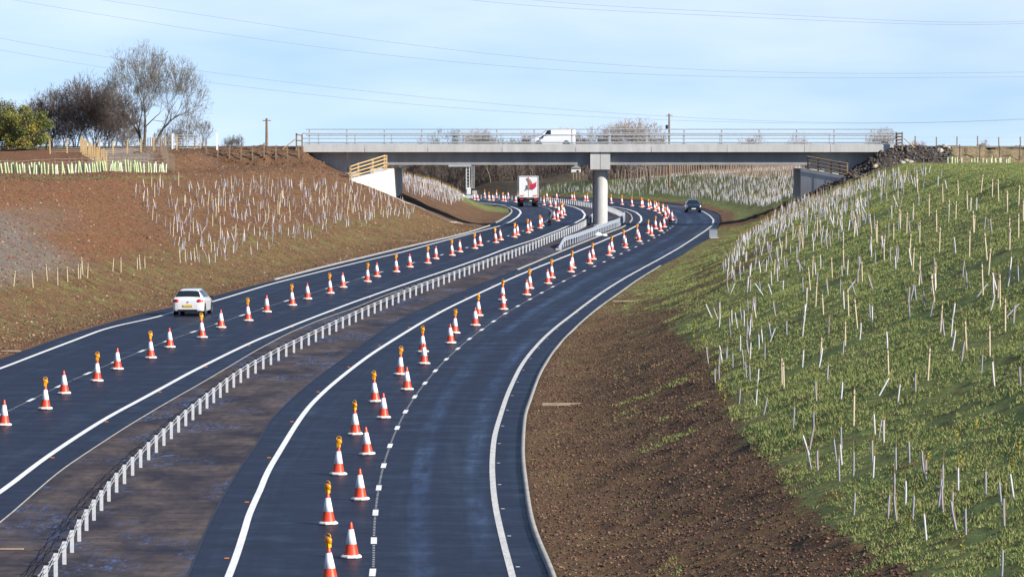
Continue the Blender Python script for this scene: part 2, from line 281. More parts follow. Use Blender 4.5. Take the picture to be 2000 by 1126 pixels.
# ------------------------------------------------------------ mesh + object helpers
COL = scene.collection
def tag(o, label=None, cat=None, group=None, kind=None):
    if label: o['label'] = label
    if cat: o['category'] = cat
    if group: o['group'] = group
    if kind: o['kind'] = kind
    return o
def mesh_np(name, co, quads=None, tris=None, mats=None, smooth=False, midx=None):
    me = bpy.data.meshes.new(name); co = np.asarray(co, np.float32).reshape(-1, 3)
    fl = []; ls = []; n = 0
    if quads is not None and len(quads): q = np.asarray(quads, np.int32).reshape(-1, 4); fl.append(q.ravel()); ls.append(np.arange(len(q))*4); n = q.size; nq = len(q)
    else: nq = 0
    if tris is not None and len(tris): t = np.asarray(tris, np.int32).reshape(-1, 3); fl.append(t.ravel()); ls.append(n+np.arange(len(t))*3); nt_ = len(t)
    else: nt_ = 0
    loops = np.concatenate(fl); starts = np.concatenate(ls)
    me.vertices.add(len(co)); me.vertices.foreach_set('co', co.ravel()); me.loops.add(len(loops)); me.loops.foreach_set('vertex_index', loops)
    me.polygons.add(nq+nt_); me.polygons.foreach_set('loop_start', starts.astype(np.int32))
    if midx is not None: me.polygons.foreach_set('material_index', np.asarray(midx, np.int32))
    if smooth: me.polygons.foreach_set('use_smooth', np.ones(nq+nt_, bool))
    for m in (mats if isinstance(mats, (list, tuple)) else [mats]):
        if m: me.materials.append(m)
    me.update(calc_edges=True); me.validate(); return me
def link(name, me, parent=None, loc=None):
    o = bpy.data.objects.new(name, me); COL.objects.link(o)
    if parent: o.parent = parent
    if loc is not None: o.location = loc
    return o
def empty(name, loc=(0,0,0), rz=0):
    o = bpy.data.objects.new(name, None); COL.objects.link(o); o.location = loc; o.rotation_euler = (0, 0, rz); o.empty_display_size = .3; return o
class MB:
    def __init__(s): s.v = []; s.f = []; s.mi = []; s.sm = []
    def add(s, vs, fs, mi=0, sm=False):
        b = len(s.v); s.v += [tuple(v) for v in vs]; s.f += [tuple(i+b for i in f) for f in fs]; s.mi += [mi]*len(fs); s.sm += [sm]*len(fs)
    def box(s, c, d, mi=0, rz=0, bev=0):
        x, y, z = [k/2 for k in d]; ca, sa = math.cos(rz), math.sin(rz)
        vs = [(c[0]+a*x*ca-b*y*sa, c[1]+a*x*sa+b*y*ca, c[2]+e*z) for e in (-1, 1) for a, b in ((-1,-1),(1,-1),(1,1),(-1,1))]
        s.add(vs, [(3,2,1,0),(4,5,6,7),(0,1,5,4),(1,2,6,5),(2,3,7,6),(3,0,4,7)], mi)
    def hexa(s, p, mi=0):                                    # 8 corners: bottom 4 then top 4
        s.add(p, [(3,2,1,0),(4,5,6,7),(0,1,5,4),(1,2,6,5),(2,3,7,6),(3,0,4,7)], mi)
    def tube(s, a, b, r0, r1=None, n=6, mi=0, caps=True, sm=True):
        a = Vector(a); b = Vector(b); r1 = r0 if r1 is None else r1; d = (b-a).normalized()
        u = d.orthogonal().normalized(); v = d.cross(u)
        vs = [a+(u*math.cos(t)+v*math.sin(t))*r0 for t in [2*math.pi*i/n for i in range(n)]]+[b+(u*math.cos(t)+v*math.sin(t))*r1 for t in [2*math.pi*i/n for i in range(n)]]
        s.add(vs, [(i, (i+1) % n, n+(i+1) % n, n+i) for i in range(n)], mi, sm)
        if caps: s.add(vs[:n], [tuple(range(n-1, -1, -1))], mi); s.add(vs[n:], [tuple(range(n))], mi)
    def lathe(s, prof, n=16, mi=0, c=(0,0,0), sm=True, mis=None, rot=0):
        vs = []; k = len(prof)
        for r, z in prof: vs += [(c[0]+r*math.cos(2*math.pi*i/n+rot), c[1]+r*math.sin(2*math.pi*i/n+rot), c[2]+z) for i in range(n)]
        b = len(s.v); s.v += vs
        for j in range(k-1):
            for i in range(n): s.f.append((b+j*n+i, b+j*n+(i+1) % n, b+(j+1)*n+(i+1) % n, b+(j+1)*n+i)); s.mi.append(mis[j] if mis else mi); s.sm.append(sm)
    def me(s, name, mats):
        m = bpy.data.meshes.new(name); m.from_pydata(s.v, [], s.f)
        for x in (mats if isinstance(mats, (list, tuple)) else [mats]): m.materials.append(x)
        m.polygons.foreach_set('material_index', s.mi); m.polygons.foreach_set('use_smooth', s.sm); m.update(); return m
    def build(s, name, mats, parent=None): return link(name, s.me(name, mats), parent)
def copy_tree(o, parent=None):
    c = o.copy(); COL.objects.link(c); c.parent = parent
    for ch in list(o.children): copy_tree(ch, c)
    return c

# ------------------------------------------------------------ the ground sheet
def rows():
    a = [np.array([40, 60, 75, 84]), np.arange(88, 110, .3), np.arange(110, 300, .4), np.arange(300, 480, .65), np.arange(480, 900, 2.0), np.array([900, 930, 960, 1000, 1100, 1300, 1800, 2600, 4000, 7000.])]
    return np.concatenate(a)
def cover(X, Yv, px, py):                                   # what grows or lies where
    tR = X-P['RK'](np.minimum(Yv, 998)); tL = P['LE'](np.minimum(Yv, 998))-X
    def st(x, a, b): t = np.clip((x-a)/(b-a), 0, 1); return t*t*(3-2*t)
    right = tR > 0; left = tL > 0; near = Yv < 452; far = Yv > 458
    # right bank
    bx = np.interp(py, [450, 500, 560, 600, 640, 700, 790, 850, 920, 1010, 1080, 1126, 1200], [1500, 1455, 1380, 1330, 1285, 1375, 1405, 1440, 1505, 1570, 1700, 1770, 1850])
    gR = st(px, bx-60, bx+60)*.72+.10*st(px, bx, bx+150)
    ol = .26*st(py, 640, 560)+.22+.10*st(py, 760, 640)
    gR = np.maximum(gR, ol)
    grass = np.where(right & near, gR, 0)
    grass = np.where(right & far, .74*st(tR, .3, 2.5), grass)
    # left bank
    low = st(tL, 8.5, 6.5)
    grass = np.where(left & near, .16+.24*low*st(tL, .2, 1.6), grass)
    crest = (px < 360) & near & (np.abs(py-346) < 3.5)
    grass = np.where(left & crest, .55, grass)
    tri = far & left & (Yv < 760); grass = np.where(tri, .10+.62*st(Yv, 530, 565)*st(tL, 11, 5), grass)
    grass = np.where((Yv > 800), .45, grass)
    red = np.where(left & near, st(px, 360, 180)*st(py, 620, 480)*.9*st(tL, 6.5, 8)+.30*(1-low), 0)
    red = np.where(left & near & (py < 346) & (px > 340), .45, red)
    grey = np.where(left & near, st(py-px*.55, 395, 455)*st(tL, 6.0, 7.6)*st(px, 400, 250)+.5*st(px, 200, 60)*st(np.abs(py-430), 40, 10), 0)
    emR = (tR > 8)&(Yv > 436)&(Yv < 485)&(X > 29.5)&(X < 43)
    rub = np.where(emR & (ground(X, Yv, False) > CZ-6.2), st(Yv+(X-30)*.3, 444, 449)*st(X, 44, 41), 0)
    rub = np.where((Yv > 800) & (Yv < 900) & (np.abs(X) < 60), .75, rub)
    dryR = np.where((tR > 8) & (X > 40) & (Yv > 425), st(Yv, 425, 445)*.9, 0)
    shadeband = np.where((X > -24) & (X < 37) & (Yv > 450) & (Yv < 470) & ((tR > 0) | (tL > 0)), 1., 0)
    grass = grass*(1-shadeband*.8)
    tc0 = -30.0-.062*(Yv-372); track = np.where(left & (Yv > 374) & (Yv < 456), st(np.abs(X-tc0-(-2.0)), 3.2, 2.2)*.95, 0)
    rub = np.clip(rub, 0, 1)
    return grass, red, grey, rub, dryR, track
def build_ground():
    Y = rows()
    tl = np.concatenate([[4000, 1500, 600, 250, 120, 90, 75], np.arange(66, 40, -1.5), np.arange(40, 24, -.4), np.arange(24, .2, -.2), [.1, 0.0]])
    tr = np.concatenate([[0.0, .12], np.arange(.3, 26, .17), np.arange(26, 42, .35), np.arange(42, 66, 1.5), [75, 90, 120, 250, 600, 1500, 4000]])
    Yc = np.minimum(Y, 998); L = P['LE'](Yc); Rr = P['RK'](Yc)
    mid = np.linspace(0, 1, 9)[1:-1]
    XX = np.concatenate([L[:, None]-tl[None, :], L[:, None]+(Rr-L)[:, None]*mid[None, :], Rr[:, None]+tr[None, :]], axis=1)
    YY = np.repeat(Y[:, None], XX.shape[1], 1)
    ZZ = ground(XX, YY)
    nl = len(tl)
    nr, nc = XX.shape; idx = np.arange(nr*nc).reshape(nr, nc)
    q = np.stack([idx[:-1, :-1], idx[:-1, 1:], idx[1:, 1:], idx[1:, :-1]], -1).reshape(-1, 4)
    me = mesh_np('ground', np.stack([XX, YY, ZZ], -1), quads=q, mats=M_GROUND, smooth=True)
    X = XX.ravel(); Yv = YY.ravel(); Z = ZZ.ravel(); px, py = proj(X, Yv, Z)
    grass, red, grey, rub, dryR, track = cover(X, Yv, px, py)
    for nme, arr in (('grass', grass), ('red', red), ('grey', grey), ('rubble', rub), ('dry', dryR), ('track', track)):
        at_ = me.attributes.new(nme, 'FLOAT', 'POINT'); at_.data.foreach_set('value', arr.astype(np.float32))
    o = link('ground', me); tag(o, 'brown soil and patchy grass ground of the cutting', 'ground', kind='structure')
build_ground()

# ------------------------------------------------------------ road surfaces and lines
def strip(name, fa, fb, y0, y1, dz, m, step=2.0, cols=1, uvref=None, label=None, kind='structure', h=0.0):
    Y = np.arange(y0, y1+.01, step); A = fa(Y); B = fb(Y)
    k = np.linspace(0, 1, cols+1); XX = A[:, None]+(B-A)[:, None]*k[None]
    YY = np.repeat(Y[:, None], cols+1, 1); ZZ = zroad(YY)+dz
    idx = np.arange(XX.size).reshape(XX.shape); q = np.stack([idx[:-1, :-1], idx[:-1, 1:], idx[1:, 1:], idx[1:, :-1]], -1).reshape(-1, 4)
    co = np.stack([XX, YY, ZZ], -1).reshape(-1, 3)
    if h:                                                    # a raised strip with sides
        n = len(co); bot = co.copy(); bot[:, 2] -= h; co = np.concatenate([co, bot])
        l = idx[:, 0]; r = idx[:, -1]
        q = np.concatenate([q, np.stack([l[1:], l[:-1], l[:-1]+n, l[1:]+n], -1)[:, ::-1], np.stack([r[:-1], r[1:], r[1:]+n, r[:-1]+n], -1)[:, ::-1],
            np.array([[idx[0, 0], idx[0, -1], idx[0, -1]+n, idx[0, 0]+n]])[:, ::-1]])
    me = mesh_np(name, co, quads=q, mats=m)
    if uvref is not None:
        uv = me.uv_layers.new(name='UVMap'); li = np.zeros(len(me.loops), np.int32); me.loops.foreach_get('vertex_index', li)
        c = co[li]; uv.data.foreach_set('uv', np.stack([c[:, 0]-uvref(c[:, 1]), c[:, 1]], -1).astype(np.float32).ravel())
    o = link(name, me)
    if label: tag(o, label, kind=kind)
    else: tag(o, kind=kind)
    return o
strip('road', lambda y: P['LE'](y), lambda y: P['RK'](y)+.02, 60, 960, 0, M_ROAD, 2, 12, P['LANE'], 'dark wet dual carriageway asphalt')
def medL(y): return P['LKM'](y)
def medR(y): return P['SEAM'](y)
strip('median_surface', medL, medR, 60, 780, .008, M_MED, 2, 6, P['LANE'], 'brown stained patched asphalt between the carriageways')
M_SEAM = mat('dark_joint', (.012, .012, .014), .5)
strip('surface_joint', lambda y: medR(y)-.03, lambda y: medR(y)+.035, 60, 470, .014, M_SEAM, 1.5)
M_SEAM.node_tree
def line(name, key, wd, y0, y1, m, dz=.016, off=0, label=None):
    return strip(name, lambda y: P[key](y)+off-wd/2, lambda y: P[key](y)+off+wd/2, y0, y1, dz, m, 1.5, 1, None, label)
line('edge_line', 'RL', .21, 60, 900, M_LINE, label='white edge line left of the right carriageway')
line('edge_line', 'RR', .19, 60, 900, M_LINE2, label='greyish white edge line right of the right carriageway')
line('edge_line', 'LL', .22, 60, 900, M_LINE, label='white edge line left of the left carriageway')
line('edge_line', 'LR', .22, 60, 900, M_LINE, label='white edge line right of the left carriageway')
# dashed lane lines: 2 m marks on a 9 m module
def dashes(key, y0, y1, first, name, label):
    mb = MB(); s = first; Y = s
    while Y < y1:
        sl_ = float(P[key](Y+1)-P[key](Y-1))/2; L = 2.0/math.sqrt(1+sl_*sl_); step = 9.0/math.sqrt(1+sl_*sl_)
        def q(a, b, wd):
            xa, xb = float(P[key](a)), float(P[key](b)); za, zb = float(zroad(a))+.016, float(zroad(b))+.016
            mb.add([(xa-wd, a, za), (xa+wd, a, za), (xb+wd, b, zb), (xb-wd, b, zb)], [(0, 1, 2, 3)])
        if Y > y0: q(Y-L/2, Y+L/2, .088)
        for k in range(1, 14):                               # fine pre-marking ticks between the marks
            a = Y+L/2+(step-L)*k/14
            if a > y0 and Y < 330: q(a, a+.10, .035)
        Y += step
    o = mb.build(name, M_LINE); tag(o, label, kind='structure')
dashes('LANE', 60, 760, 126-72.0, 'lane_line', 'dashed lane line of the right carriageway')
dashes('LD', 60, 760, Dof(810)-108, 'lane_line', 'dashed lane line of the left carriageway')
# rib marks beside the right edge line, studs
M_STUD = mat('amber_road_stud', (.60, .20, .02), .35); mb = MB()
for i in range(34):
    Y = 112+i*17.8
    for key, off in (('RL', -.24), ('LR', .24)):
        mb.box((float(P[key](Y))+off, Y, float(zroad(Y))+.022), (.13, .12, .022))
tag(mb.build('road_studs', M_STUD), 'small amber studs beside the edge lines', kind='structure')
mb = MB()
for i in range(70):
    Y = 118.5+i*9.0*.99; x = float(P['RR'](Y))+.16
    mb.add([(x, Y, zroad(Y)+.017), (x+.11, Y, zroad(Y)+.017), (x+.11, Y+.18, zroad(Y)+.017), (x, Y+.18, zroad(Y)+.017)], [(0,1,2,3)])
tag(mb.build('edge_line_ticks', M_LINE), 'short white ticks outside the right edge line', kind='structure')
# kerbs
strip('kerb', lambda y: P['RK'](y), lambda y: P['RK'](y)+.15, 60, Dof(519.8), .12, M_KERB, 1.5, 1, None, 'grey concrete kerb along the right verge', h=.22)
strip('kerb', lambda y: P['LE'](y)-.22, lambda y: P['LE'](y)+.02, Dof(546), 700, .09, M_KERB, 1.5, 1, None, 'pale concrete kerb along the left verge', h=.2)
strip('kerb', lambda y: P['LKM'](y)-.03, lambda y: P['LKM'](y)+.035, 60, Dof(492), .022, M_KERB, 1.5, 1, None, 'thin concrete edging of the median', h=.06)
strip('kerb', lambda y: P['RKM'](y)-.10, lambda y: P['RKM'](y)+.10, Dof(526.5), Dof(409), .07, M_KERB, 1.5, 1, None, 'pale concrete channel in the median beside the pier', h=.12)
# ------------------------------------------------------------ the overbridge
BY = 455.0
def bz(py, Y=BY): return at(1000, py, Y).z
def bx_(px, Y=BY): return at(px, 280, Y).x
def build_bridge():
    root = empty('road_bridge', (8.67, 461, 3.9)); tag(root, 'long grey concrete overbridge on one round pier across both carriageways', 'bridge')
    root.matrix_world = Matrix.Translation((8.67, 461, 3.9)); inv = Matrix.Translation((-8.67, -461, -3.9))
    def put(mb, name, m):
        o = mb.build(name, m, root); o.matrix_parent_inverse = inv; return o
    zt, zb_, zs = bz(281), bz(297), bz(322)
    xl, xr = bx_(592), bx_(1746)
    js = [592, 712, 835.5, 980.5, 1124.5, 1272, 1420, 1571, 1622, 1746]
    for y0, y1 in ((BY, BY+.45), (467.3, 467.75)):
        for a, b in zip(js[:-1], js[1:]):
            mb = MB(); xa, xb = bx_(a)+.02, bx_(b)-.02
            p = [(xa, y0, zb_), (xb, y0, zb_), (xb, y1, zb_), (xa, y1, zb_), (xa, y0, zt-.03), (xb, y0, zt-.03), (xb, y1, zt), (xa, y1, zt)]
            mb.hexa(p); put(mb, 'edge_beam', M_CONC)
    mb = MB(); mb.box(((xl+xr)/2, 461.4, zb_+.22), (xr-xl-.06, 11.7, .40)); put(mb, 'deck', M_CONC)
    g0, g1 = bx_(756), bx_(1576)
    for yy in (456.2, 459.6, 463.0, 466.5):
        mb = MB(); mb.box(((g0+g1)/2, yy, (zb_+zs)/2-.003), (g1-g0+.8, .5, zb_-zs)); put(mb, 'girder', M_CONCD)  # concrete darkened to carry the shade below the edge beam
    mb = MB(); hw = (bx_(1192)-bx_(1153))/2; c = (bx_(1153)+bx_(1192))/2
    mb.box((c-hw/2-.01, 461.35, (bz(331)+zb_)/2-.002), (hw-.02, 12.3, zb_-bz(331))); mb.box((c+hw/2+.01, 461.35, (bz(331)+zb_)/2-.002), (hw-.02, 12.3, zb_-bz(331)))
    mb.box((c, 461.3, (bz(331)+zb_)/2), (hw, 10.8, zb_-bz(331)-.1)); put(mb, 'crosshead', M_CONC)
    for yp in (457.7, 465.0):
        mb = MB(); cxp = bx_(1173.5, 458); mb.lathe([(1.0, 3.2), (1.0, 4.02), (.67, 4.04), (.66, 4.1), (.66, bz(331)+.02)], 32, c=(cxp, yp, 0)); put(mb, 'pier', M_CONC)
    # wall panels that close the deck ends above the slopes
    for xa, xb in ((600, 757), (1574, 1740)):
        mb = MB(); A, B = bx_(xa, 456), bx_(xb, 456); m_ = (A+B)/2
        mb.box(((A+m_)/2-.01, 457.2, zb_-1.6), ((B-A)/2-.03, .6, 3.2)); mb.box(((B+m_)/2+.01, 457.2, zb_-1.6), ((B-A)/2-.03, .6, 3.2)); put(mb, 'end_wall', M_CONC)
    # abutments with splayed wing walls
    def zz(py, Y): return at(1000, py, Y).z
    mb = MB(); xa = bx_(768, 455.2); xb = bx_(786, 468)
    mb.hexa([(xa-2.4, 455.3, 4), (xa, 455.2, 4), (xb, 468, 4), (xb-2.4, 468, 4), (xa-2.4, 455.3, zs-.35), (xa, 455.2, zs-.35), (xb, 468, zs-.35), (xb-2.4, 468, zs-.35)]); put(mb, 'abutment', M_CONCW)
    def wing(p0, p1, thick, m):                            # p = (px, Y, py of the top)
        mb = MB(); A = at(p0[0], 280, p0[1]); B = at(p1[0], 280, p1[1]); d = Vector((B.x-A.x, B.y-A.y, 0)).normalized(); n = Vector((-d.y, d.x, 0))*thick
        if n.y < 0: n = -n
        za, zb2 = zz(p0[2], p0[1]), zz(p1[2], p1[1])
        def q(a, b): return (a.x, a.y, b)
        A2, B2 = Vector((A.x, A.y, 0)), Vector((B.x, B.y, 0))
        mb.hexa([q(A2, 3.5), q(B2, 3.5), q(B2+n, 3.5), q(A2+n, 3.5), q(A2, za-.33), q(B2, zb2-.33), q(B2+n, zb2-.33), q(A2+n, za-.33)])
        o_ = n.normalized()*.05
        mb.hexa([q(A2-o_, za-.33), q(B2-o_, zb2-.33), q(B2+n+o_, zb2-.33), q(A2+n+o_, za-.33), q(A2-o_, za), q(B2-o_, zb2), q(B2+n+o_, zb2), q(A2+n+o_, za)])
        # shutter joints and hairline pour lines
        for f_ in (.28, .55, .78):
            c_ = A2.lerp(B2, f_)-o_*.12; mb.tube(q(c_, 4.5), q(c_, za+(zb2-za)*f_-.34), .014, n=4, mi=1)
        put(mb, 'wing_wall', [m, MATS.get('dark_joint')])
    wing((767, 455.1, 330), (686, 448.0, 349), .5, M_CONCW)  # whiter concrete than the right wall, its sunlight put into the colour
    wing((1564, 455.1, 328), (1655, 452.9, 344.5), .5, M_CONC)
    mb = MB(); xa = bx_(1564, 455.2); mb.box((xa+1.2, 461.8, (4+zs)/2-.2), (2.3, 12.6, zs-4.4)); put(mb, 'abutment', M_CONC)
    mb = MB(); mb.box(((xl+xr)/2, 461.4, 11.56), (xr-xl+60, 7.3, .06)); tag(mb.build('bridge_road', mat('bridge_asphalt', (.05,.05,.055), .8)), 'asphalt road surface carried over the bridge', kind='structure')
    return root
build_bridge()
def parapet(Y, x0, x1, tops, first, step, label, h):
    r = empty('bridge_parapet', (x0, Y, bz(281))); tag(r, label, 'parapet', None)
    zt = bz(281)-.02
    mb = MB(); mb.box((0, 0, h/2), (.12, .15, h)); mb.box((0, .0, .03), (.3, .28, .05)); mb.box((0, -.06, h-.04), (.16, .16, .09)); pm = mb.me('post', M_GALVD)
    x = first
    while x < x1:
        link('post', pm, r, (x-x0, 0, -.0)); x += step
    for t, rr in tops:
        mb = MB(); mb.tube((0, -.09, t), (x1-x0, -.09, t), rr, n=8); mb.build('rail', M_GALVD, r)
    return r
parapet(455.25, bx_(597), bx_(1742), ((1.43, .045), (.86, .06), (.14, .06)), bx_(604), 3.66, 'near aluminium parapet on the camera side of the bridge, three long rails', 1.42)
parapet(467.5, bx_(590, 467.5), bx_(1748, 467.5), ((1.05, .05), (.55, .05), (.12, .05)), bx_(622, 467.5), 3.66, 'lower aluminium parapet on the far side of the bridge deck', 1.06)
def wall_fence(ptsx, name, label, n_rail, m):
    r = empty(name, ptsx[0][0]); tag(r, label, 'fence')
    base = Vector(ptsx[0][0])
    pts = [(Vector(p), h) for p, h in ptsx]
    for p, h in pts:
        mb = MB(); mb.box((p.x-base.x, p.y-base.y, p.z-base.z+h/2-.1), (.15, .15, h+.2)); mb.build('post', m, r)
    for k in range(n_rail):
        mb = MB()
        for (a, h), (b, h2) in zip(pts[:-1], pts[1:]):
            f = .16+.76*k/(n_rail-1)
            mb.tube(a-base+Vector((0, -.1, h*f)), b-base+Vector((0, -.1, h2*f)), .065, n=6)
        mb.build('rail', m, r)
    return r
def wp(px, py, Y): v = at(px, py, Y); return (v.x, v.y, v.z)
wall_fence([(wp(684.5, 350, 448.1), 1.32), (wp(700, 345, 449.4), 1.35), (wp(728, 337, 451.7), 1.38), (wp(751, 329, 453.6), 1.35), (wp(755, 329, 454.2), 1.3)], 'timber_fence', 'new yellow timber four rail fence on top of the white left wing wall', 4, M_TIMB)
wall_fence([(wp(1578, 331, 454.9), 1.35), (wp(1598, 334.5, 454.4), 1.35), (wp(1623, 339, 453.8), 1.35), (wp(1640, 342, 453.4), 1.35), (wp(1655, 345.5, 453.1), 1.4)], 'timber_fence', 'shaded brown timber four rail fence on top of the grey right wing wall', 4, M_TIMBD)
# concrete drain channels running down the slopes beneath the bridge
def channel(pts, label, wd=.35):
    mb = MB(); q = []
    for px, py, in pts: x, y = hit(px, py, 300); q.append((x, y))
    L = []
    for (x, y), (x2, y2) in zip(q[:-1], q[1:]):
        for k in range(6): L.append((x+(x2-x)*k/6, y+(y2-y)*k/6))
    L.append(q[-1]); vs = []; fs = []
    for i, (x, y) in enumerate(L):
        z = max(gz(x, y), gz(x, y-wd), gz(x, y+wd))+.07
        vs += [(x, y-wd, z), (x, y+wd, z), (x, y-wd, z-.3), (x, y+wd, z-.3)]
        if i: a = (i-1)*4; b = i*4; fs += [(a, b, b+1, a+1), (a+2, b+2, b, a), (a+1, b+1, b+3, a+3)]
    mb.add(vs, fs); o = mb.build('drain_channel', M_KERB); tag(o, label, 'drain')
channel([(768, 386), (800, 399), (830, 413), (860, 427), (880, 435), (905, 439), (940, 442)], 'pale concrete drain channel down the brown left slope from the white abutment')
# ------------------------------------------------------------ safety fences in the median
def cable_fence(key, y0, y1, step, label, nmax=100):
    pts = []; Y = y0
    while Y < y1:
        sl_ = float(P[key](Y+1)-P[key](Y-1))/2; pts.append(Vector((float(P[key](Y)), Y, float(zroad(Y))+.01))); Y += step/math.sqrt(1+sl_*sl_)
    r = empty('wire_rope_fence', pts[0]); tag(r, label, 'safety fence')
    mb = MB(); mb.box((0, 0, .33), (.105, .06, .66)); pm = mb.me('post', M_GALV)
    mc = MB(); mc.box((0, 0, .69), (.13, .09, .075)); cmh = mc.me('cap', M_BLACK)
    rest = MB()
    for i, p in enumerate(pts):
        d = p-pts[0]
        if i < nmax:
            po = link('post', pm, r, d); link('cap', cmh, po)
        else:
            rest.box((d.x, d.y, .33+d.z), (.11, .055, .66)); rest.box((d.x, d.y, .69+d.z), (.13, .09, .07), 1)
    if rest.v: tag(rest.build('posts', [M_GALV, M_BLACK], r), kind='stuff')
    for z, ph in ((.60, 0), (.60, 1), (.47, 0), (.47, 1)):
        mb = MB()
        for i in range(len(pts)-1):
            a = pts[i]-pts[0]; b = pts[i+1]-pts[0]; s = .055 if (i+ph) % 2 else -.055
            mb.tube(a+Vector((s, 0, z)), b+Vector((-s, 0, z)), .009, n=4, caps=False)
        mb.build('wire_rope', M_GALV, r)
    return r
cable_fence('FEN', 118.3, 474, 3.3, 'long wire rope safety fence with black capped steel posts along the median')
cable_fence('FEN2', 503, 765, 3.3, 'wire rope safety fence along the far bend of the median beyond the pier')
def beam_barrier(key, y0, y1, label, ramp=True, off=0):
    Ys = np.arange(y0, y1+.1, 2.4); pts = [Vector((float(P[key](y))+off, y, float(zroad(y)))) for y in Ys]
    r = empty('steel_crash_barrier', pts[0]); tag(r, label, 'crash barrier'); hs = [.80]*len(pts)
    if ramp: hs[0] = .2; hs[1] = .42; hs[2] = .64
    mb = MB(); prof = [(-.03, -.16), (.05, -.13), (.05, -.05), (-.03, -.02), (-.03, .02), (.05, .05), (.05, .13), (-.03, .16)]
    vs = []; fs = []; k = len(prof)
    for p, h in zip(pts, hs):
        d = p-pts[0]
        for a, b in prof: vs.append((d.x+a*1.2, d.y-abs(a)*.6, d.z+h-.16+b))
    for i in range(len(pts)-1): fs += [(i*k+j, i*k+j+1, (i+1)*k+j+1, (i+1)*k+j) for j in range(k-1)]
    mb.add(vs, fs)
    mb.build('beam', M_BEAM, r)
    mb = MB()
    if ramp: mb.box((0, -.9, .04), (.5, 1.6, .12)); mb.build('end_anchor', M_CONC, r)
    for p, h in zip(pts[1:], hs[1:]):
        d = p-pts[0]; m2 = MB(); m2.box((0, 0, (h-.1)/2), (.10, .06, h-.1)); link('post', m2.me('post', M_BEAM), r, d+Vector((.06, .05, 0)))
    return r
beam_barrier('FEN2', Dof(487), 502, 'pale steel beam crash barrier right of the round pier with a ramped end')
beam_barrier('FEN', 462, 500, 'steel beam crash barrier left of the round pier', False, .28)
mb = MB(); x, y = hit(1168, 461); mb.lathe([(.42, 0), (.40, .12), (.22, .26), (.05, .34), (0, .34)], 10, c=(0, 0, 0)); mb.lathe([(.3, 0), (.26, .14), (0, .2)], 9, c=(.55, -.1, 0))
o = mb.build('sandbag', M_CWHT); o.location = (x, y, gz(x, y)+.05); tag(o, 'white sandbags heaped in front of the crash barrier near the pier', 'sandbag')
# headwall box, planks
x, y = hit(1393, 464); r = empty('utility_box', (x, y, gz(x, y))); tag(r, 'small grey blue utility cabinet standing on the right verge before the bridge', 'cabinet')
mb = MB(); mb.box((0, 0, .38), (.70, .5, .72)); mb.box((0, 0, .76), (.76, .56, .05)); mb.build('cabinet', mat('cabinet_grey', (.22, .25, .30), .5), r)
mb = MB(); mb.box((.1, -.45, .02), (.75, .35, .1)); mb.build('slab', M_CONC, r)
def plank(px0, px1, py, label, m=M_TIMBD, t=.16):
    x, y = hit(px0, py); y2 = y; x2 = x+(px1-px0)/F*y; z = gz((x+x2)/2, y)+.10; mb = MB(); L = abs(x2-x)
    mb.box((0, 0, 0), (L, .22, t*.6)); o = mb.build('timber_plank', m); o.location = ((x+x2)/2, (y+y2)/2, z); o.rotation_euler = (0, math.atan2(0.0, 1), math.atan2(y2-y, x2-x)); tag(o, label, 'plank')
M_PLK = mat('dusty_plank', (.30, .23, .17), .9, var=.2)
plank(1059, 1135, 794, 'long pale plank lying on the brown soil beside the right kerb, nearer of two', M_PLK)
plank(1197, 1248, 592.5, 'pale plank lying on the mossy right verge, farther of two', M_PLK, .1)
plank(3, 40, 688, 'pale board lying by the left pavement edge at the frame edge', M_PLK, .1)
plank(782, 815, 473.5, 'thin pale board lying on the brown left bank beneath the planting', M_PLK, .08)
plank(0, 46, 1078, 'thin pale batten lying on the stained median', M_PLK, .05)
# ------------------------------------------------------------ traffic cones
def cone_proto(lamp):
    r = empty('traffic_cone'); n = 24
    mb = MB(); mb.lathe([(0, .0), (.285, .0), (.31, .02), (.31, .05), (.27, .085), (.20, .10)], 8, rot=math.pi/8, sm=False); mb.build('base', M_CBASE, r)
    mb = MB(); mb.lathe([(.215, .085), (.205, .12), (.150, .395)], n); mb.build('body', M_CRED, r); mb = MB(); mb.lathe([(.068, .80), (.036, .985), (.028, 1.0), (0, 1.0)], n); mb.build('tip', M_CRED, r)
    mb = MB(); mb.lathe([(.150, .388), (.156, .392), (.076, .80), (.066, .804)], n); mb.build('reflective_sleeve', M_CWHT, r)
    if lamp:
        l = MB(); l.box((0, 0, 1.02), (.10, .12, .16)); lo = l.build('warning_lamp', M_AMB2, r)
        mb = MB()
        for sg in (-1, 1):
            mb2 = [(.0, .062), (.075, .058), (.106, .03), (.112, 0)]
            vs = []; k = len(mb2); N = 18
            for rr, d in mb2: vs += [(rr*math.cos(2*math.pi*i/N), sg*d, 1.125+rr*math.sin(2*math.pi*i/N)) for i in range(N)]
            fs = []
            for j in range(k-1):
                for i in range(N):
                    q = (j*N+i, j*N+(i+1) % N, (j+1)*N+(i+1) % N, (j+1)*N+i); fs.append(q if sg < 0 else q[::-1])
            mb.add(vs, fs, 0, True)
        mb.build('lens', M_AMB, lo)
        mb = MB(); pr = None
        for i in range(13):
            a = -.35+(math.pi+.7)*i/12; p = Vector((.085*math.cos(a), 0, 1.235+.075*math.sin(a)))
            if pr: mb.tube(pr, p, .014, n=5, caps=False)
            pr = p
        mb.build('handle', M_AMB2, lo)
    return r
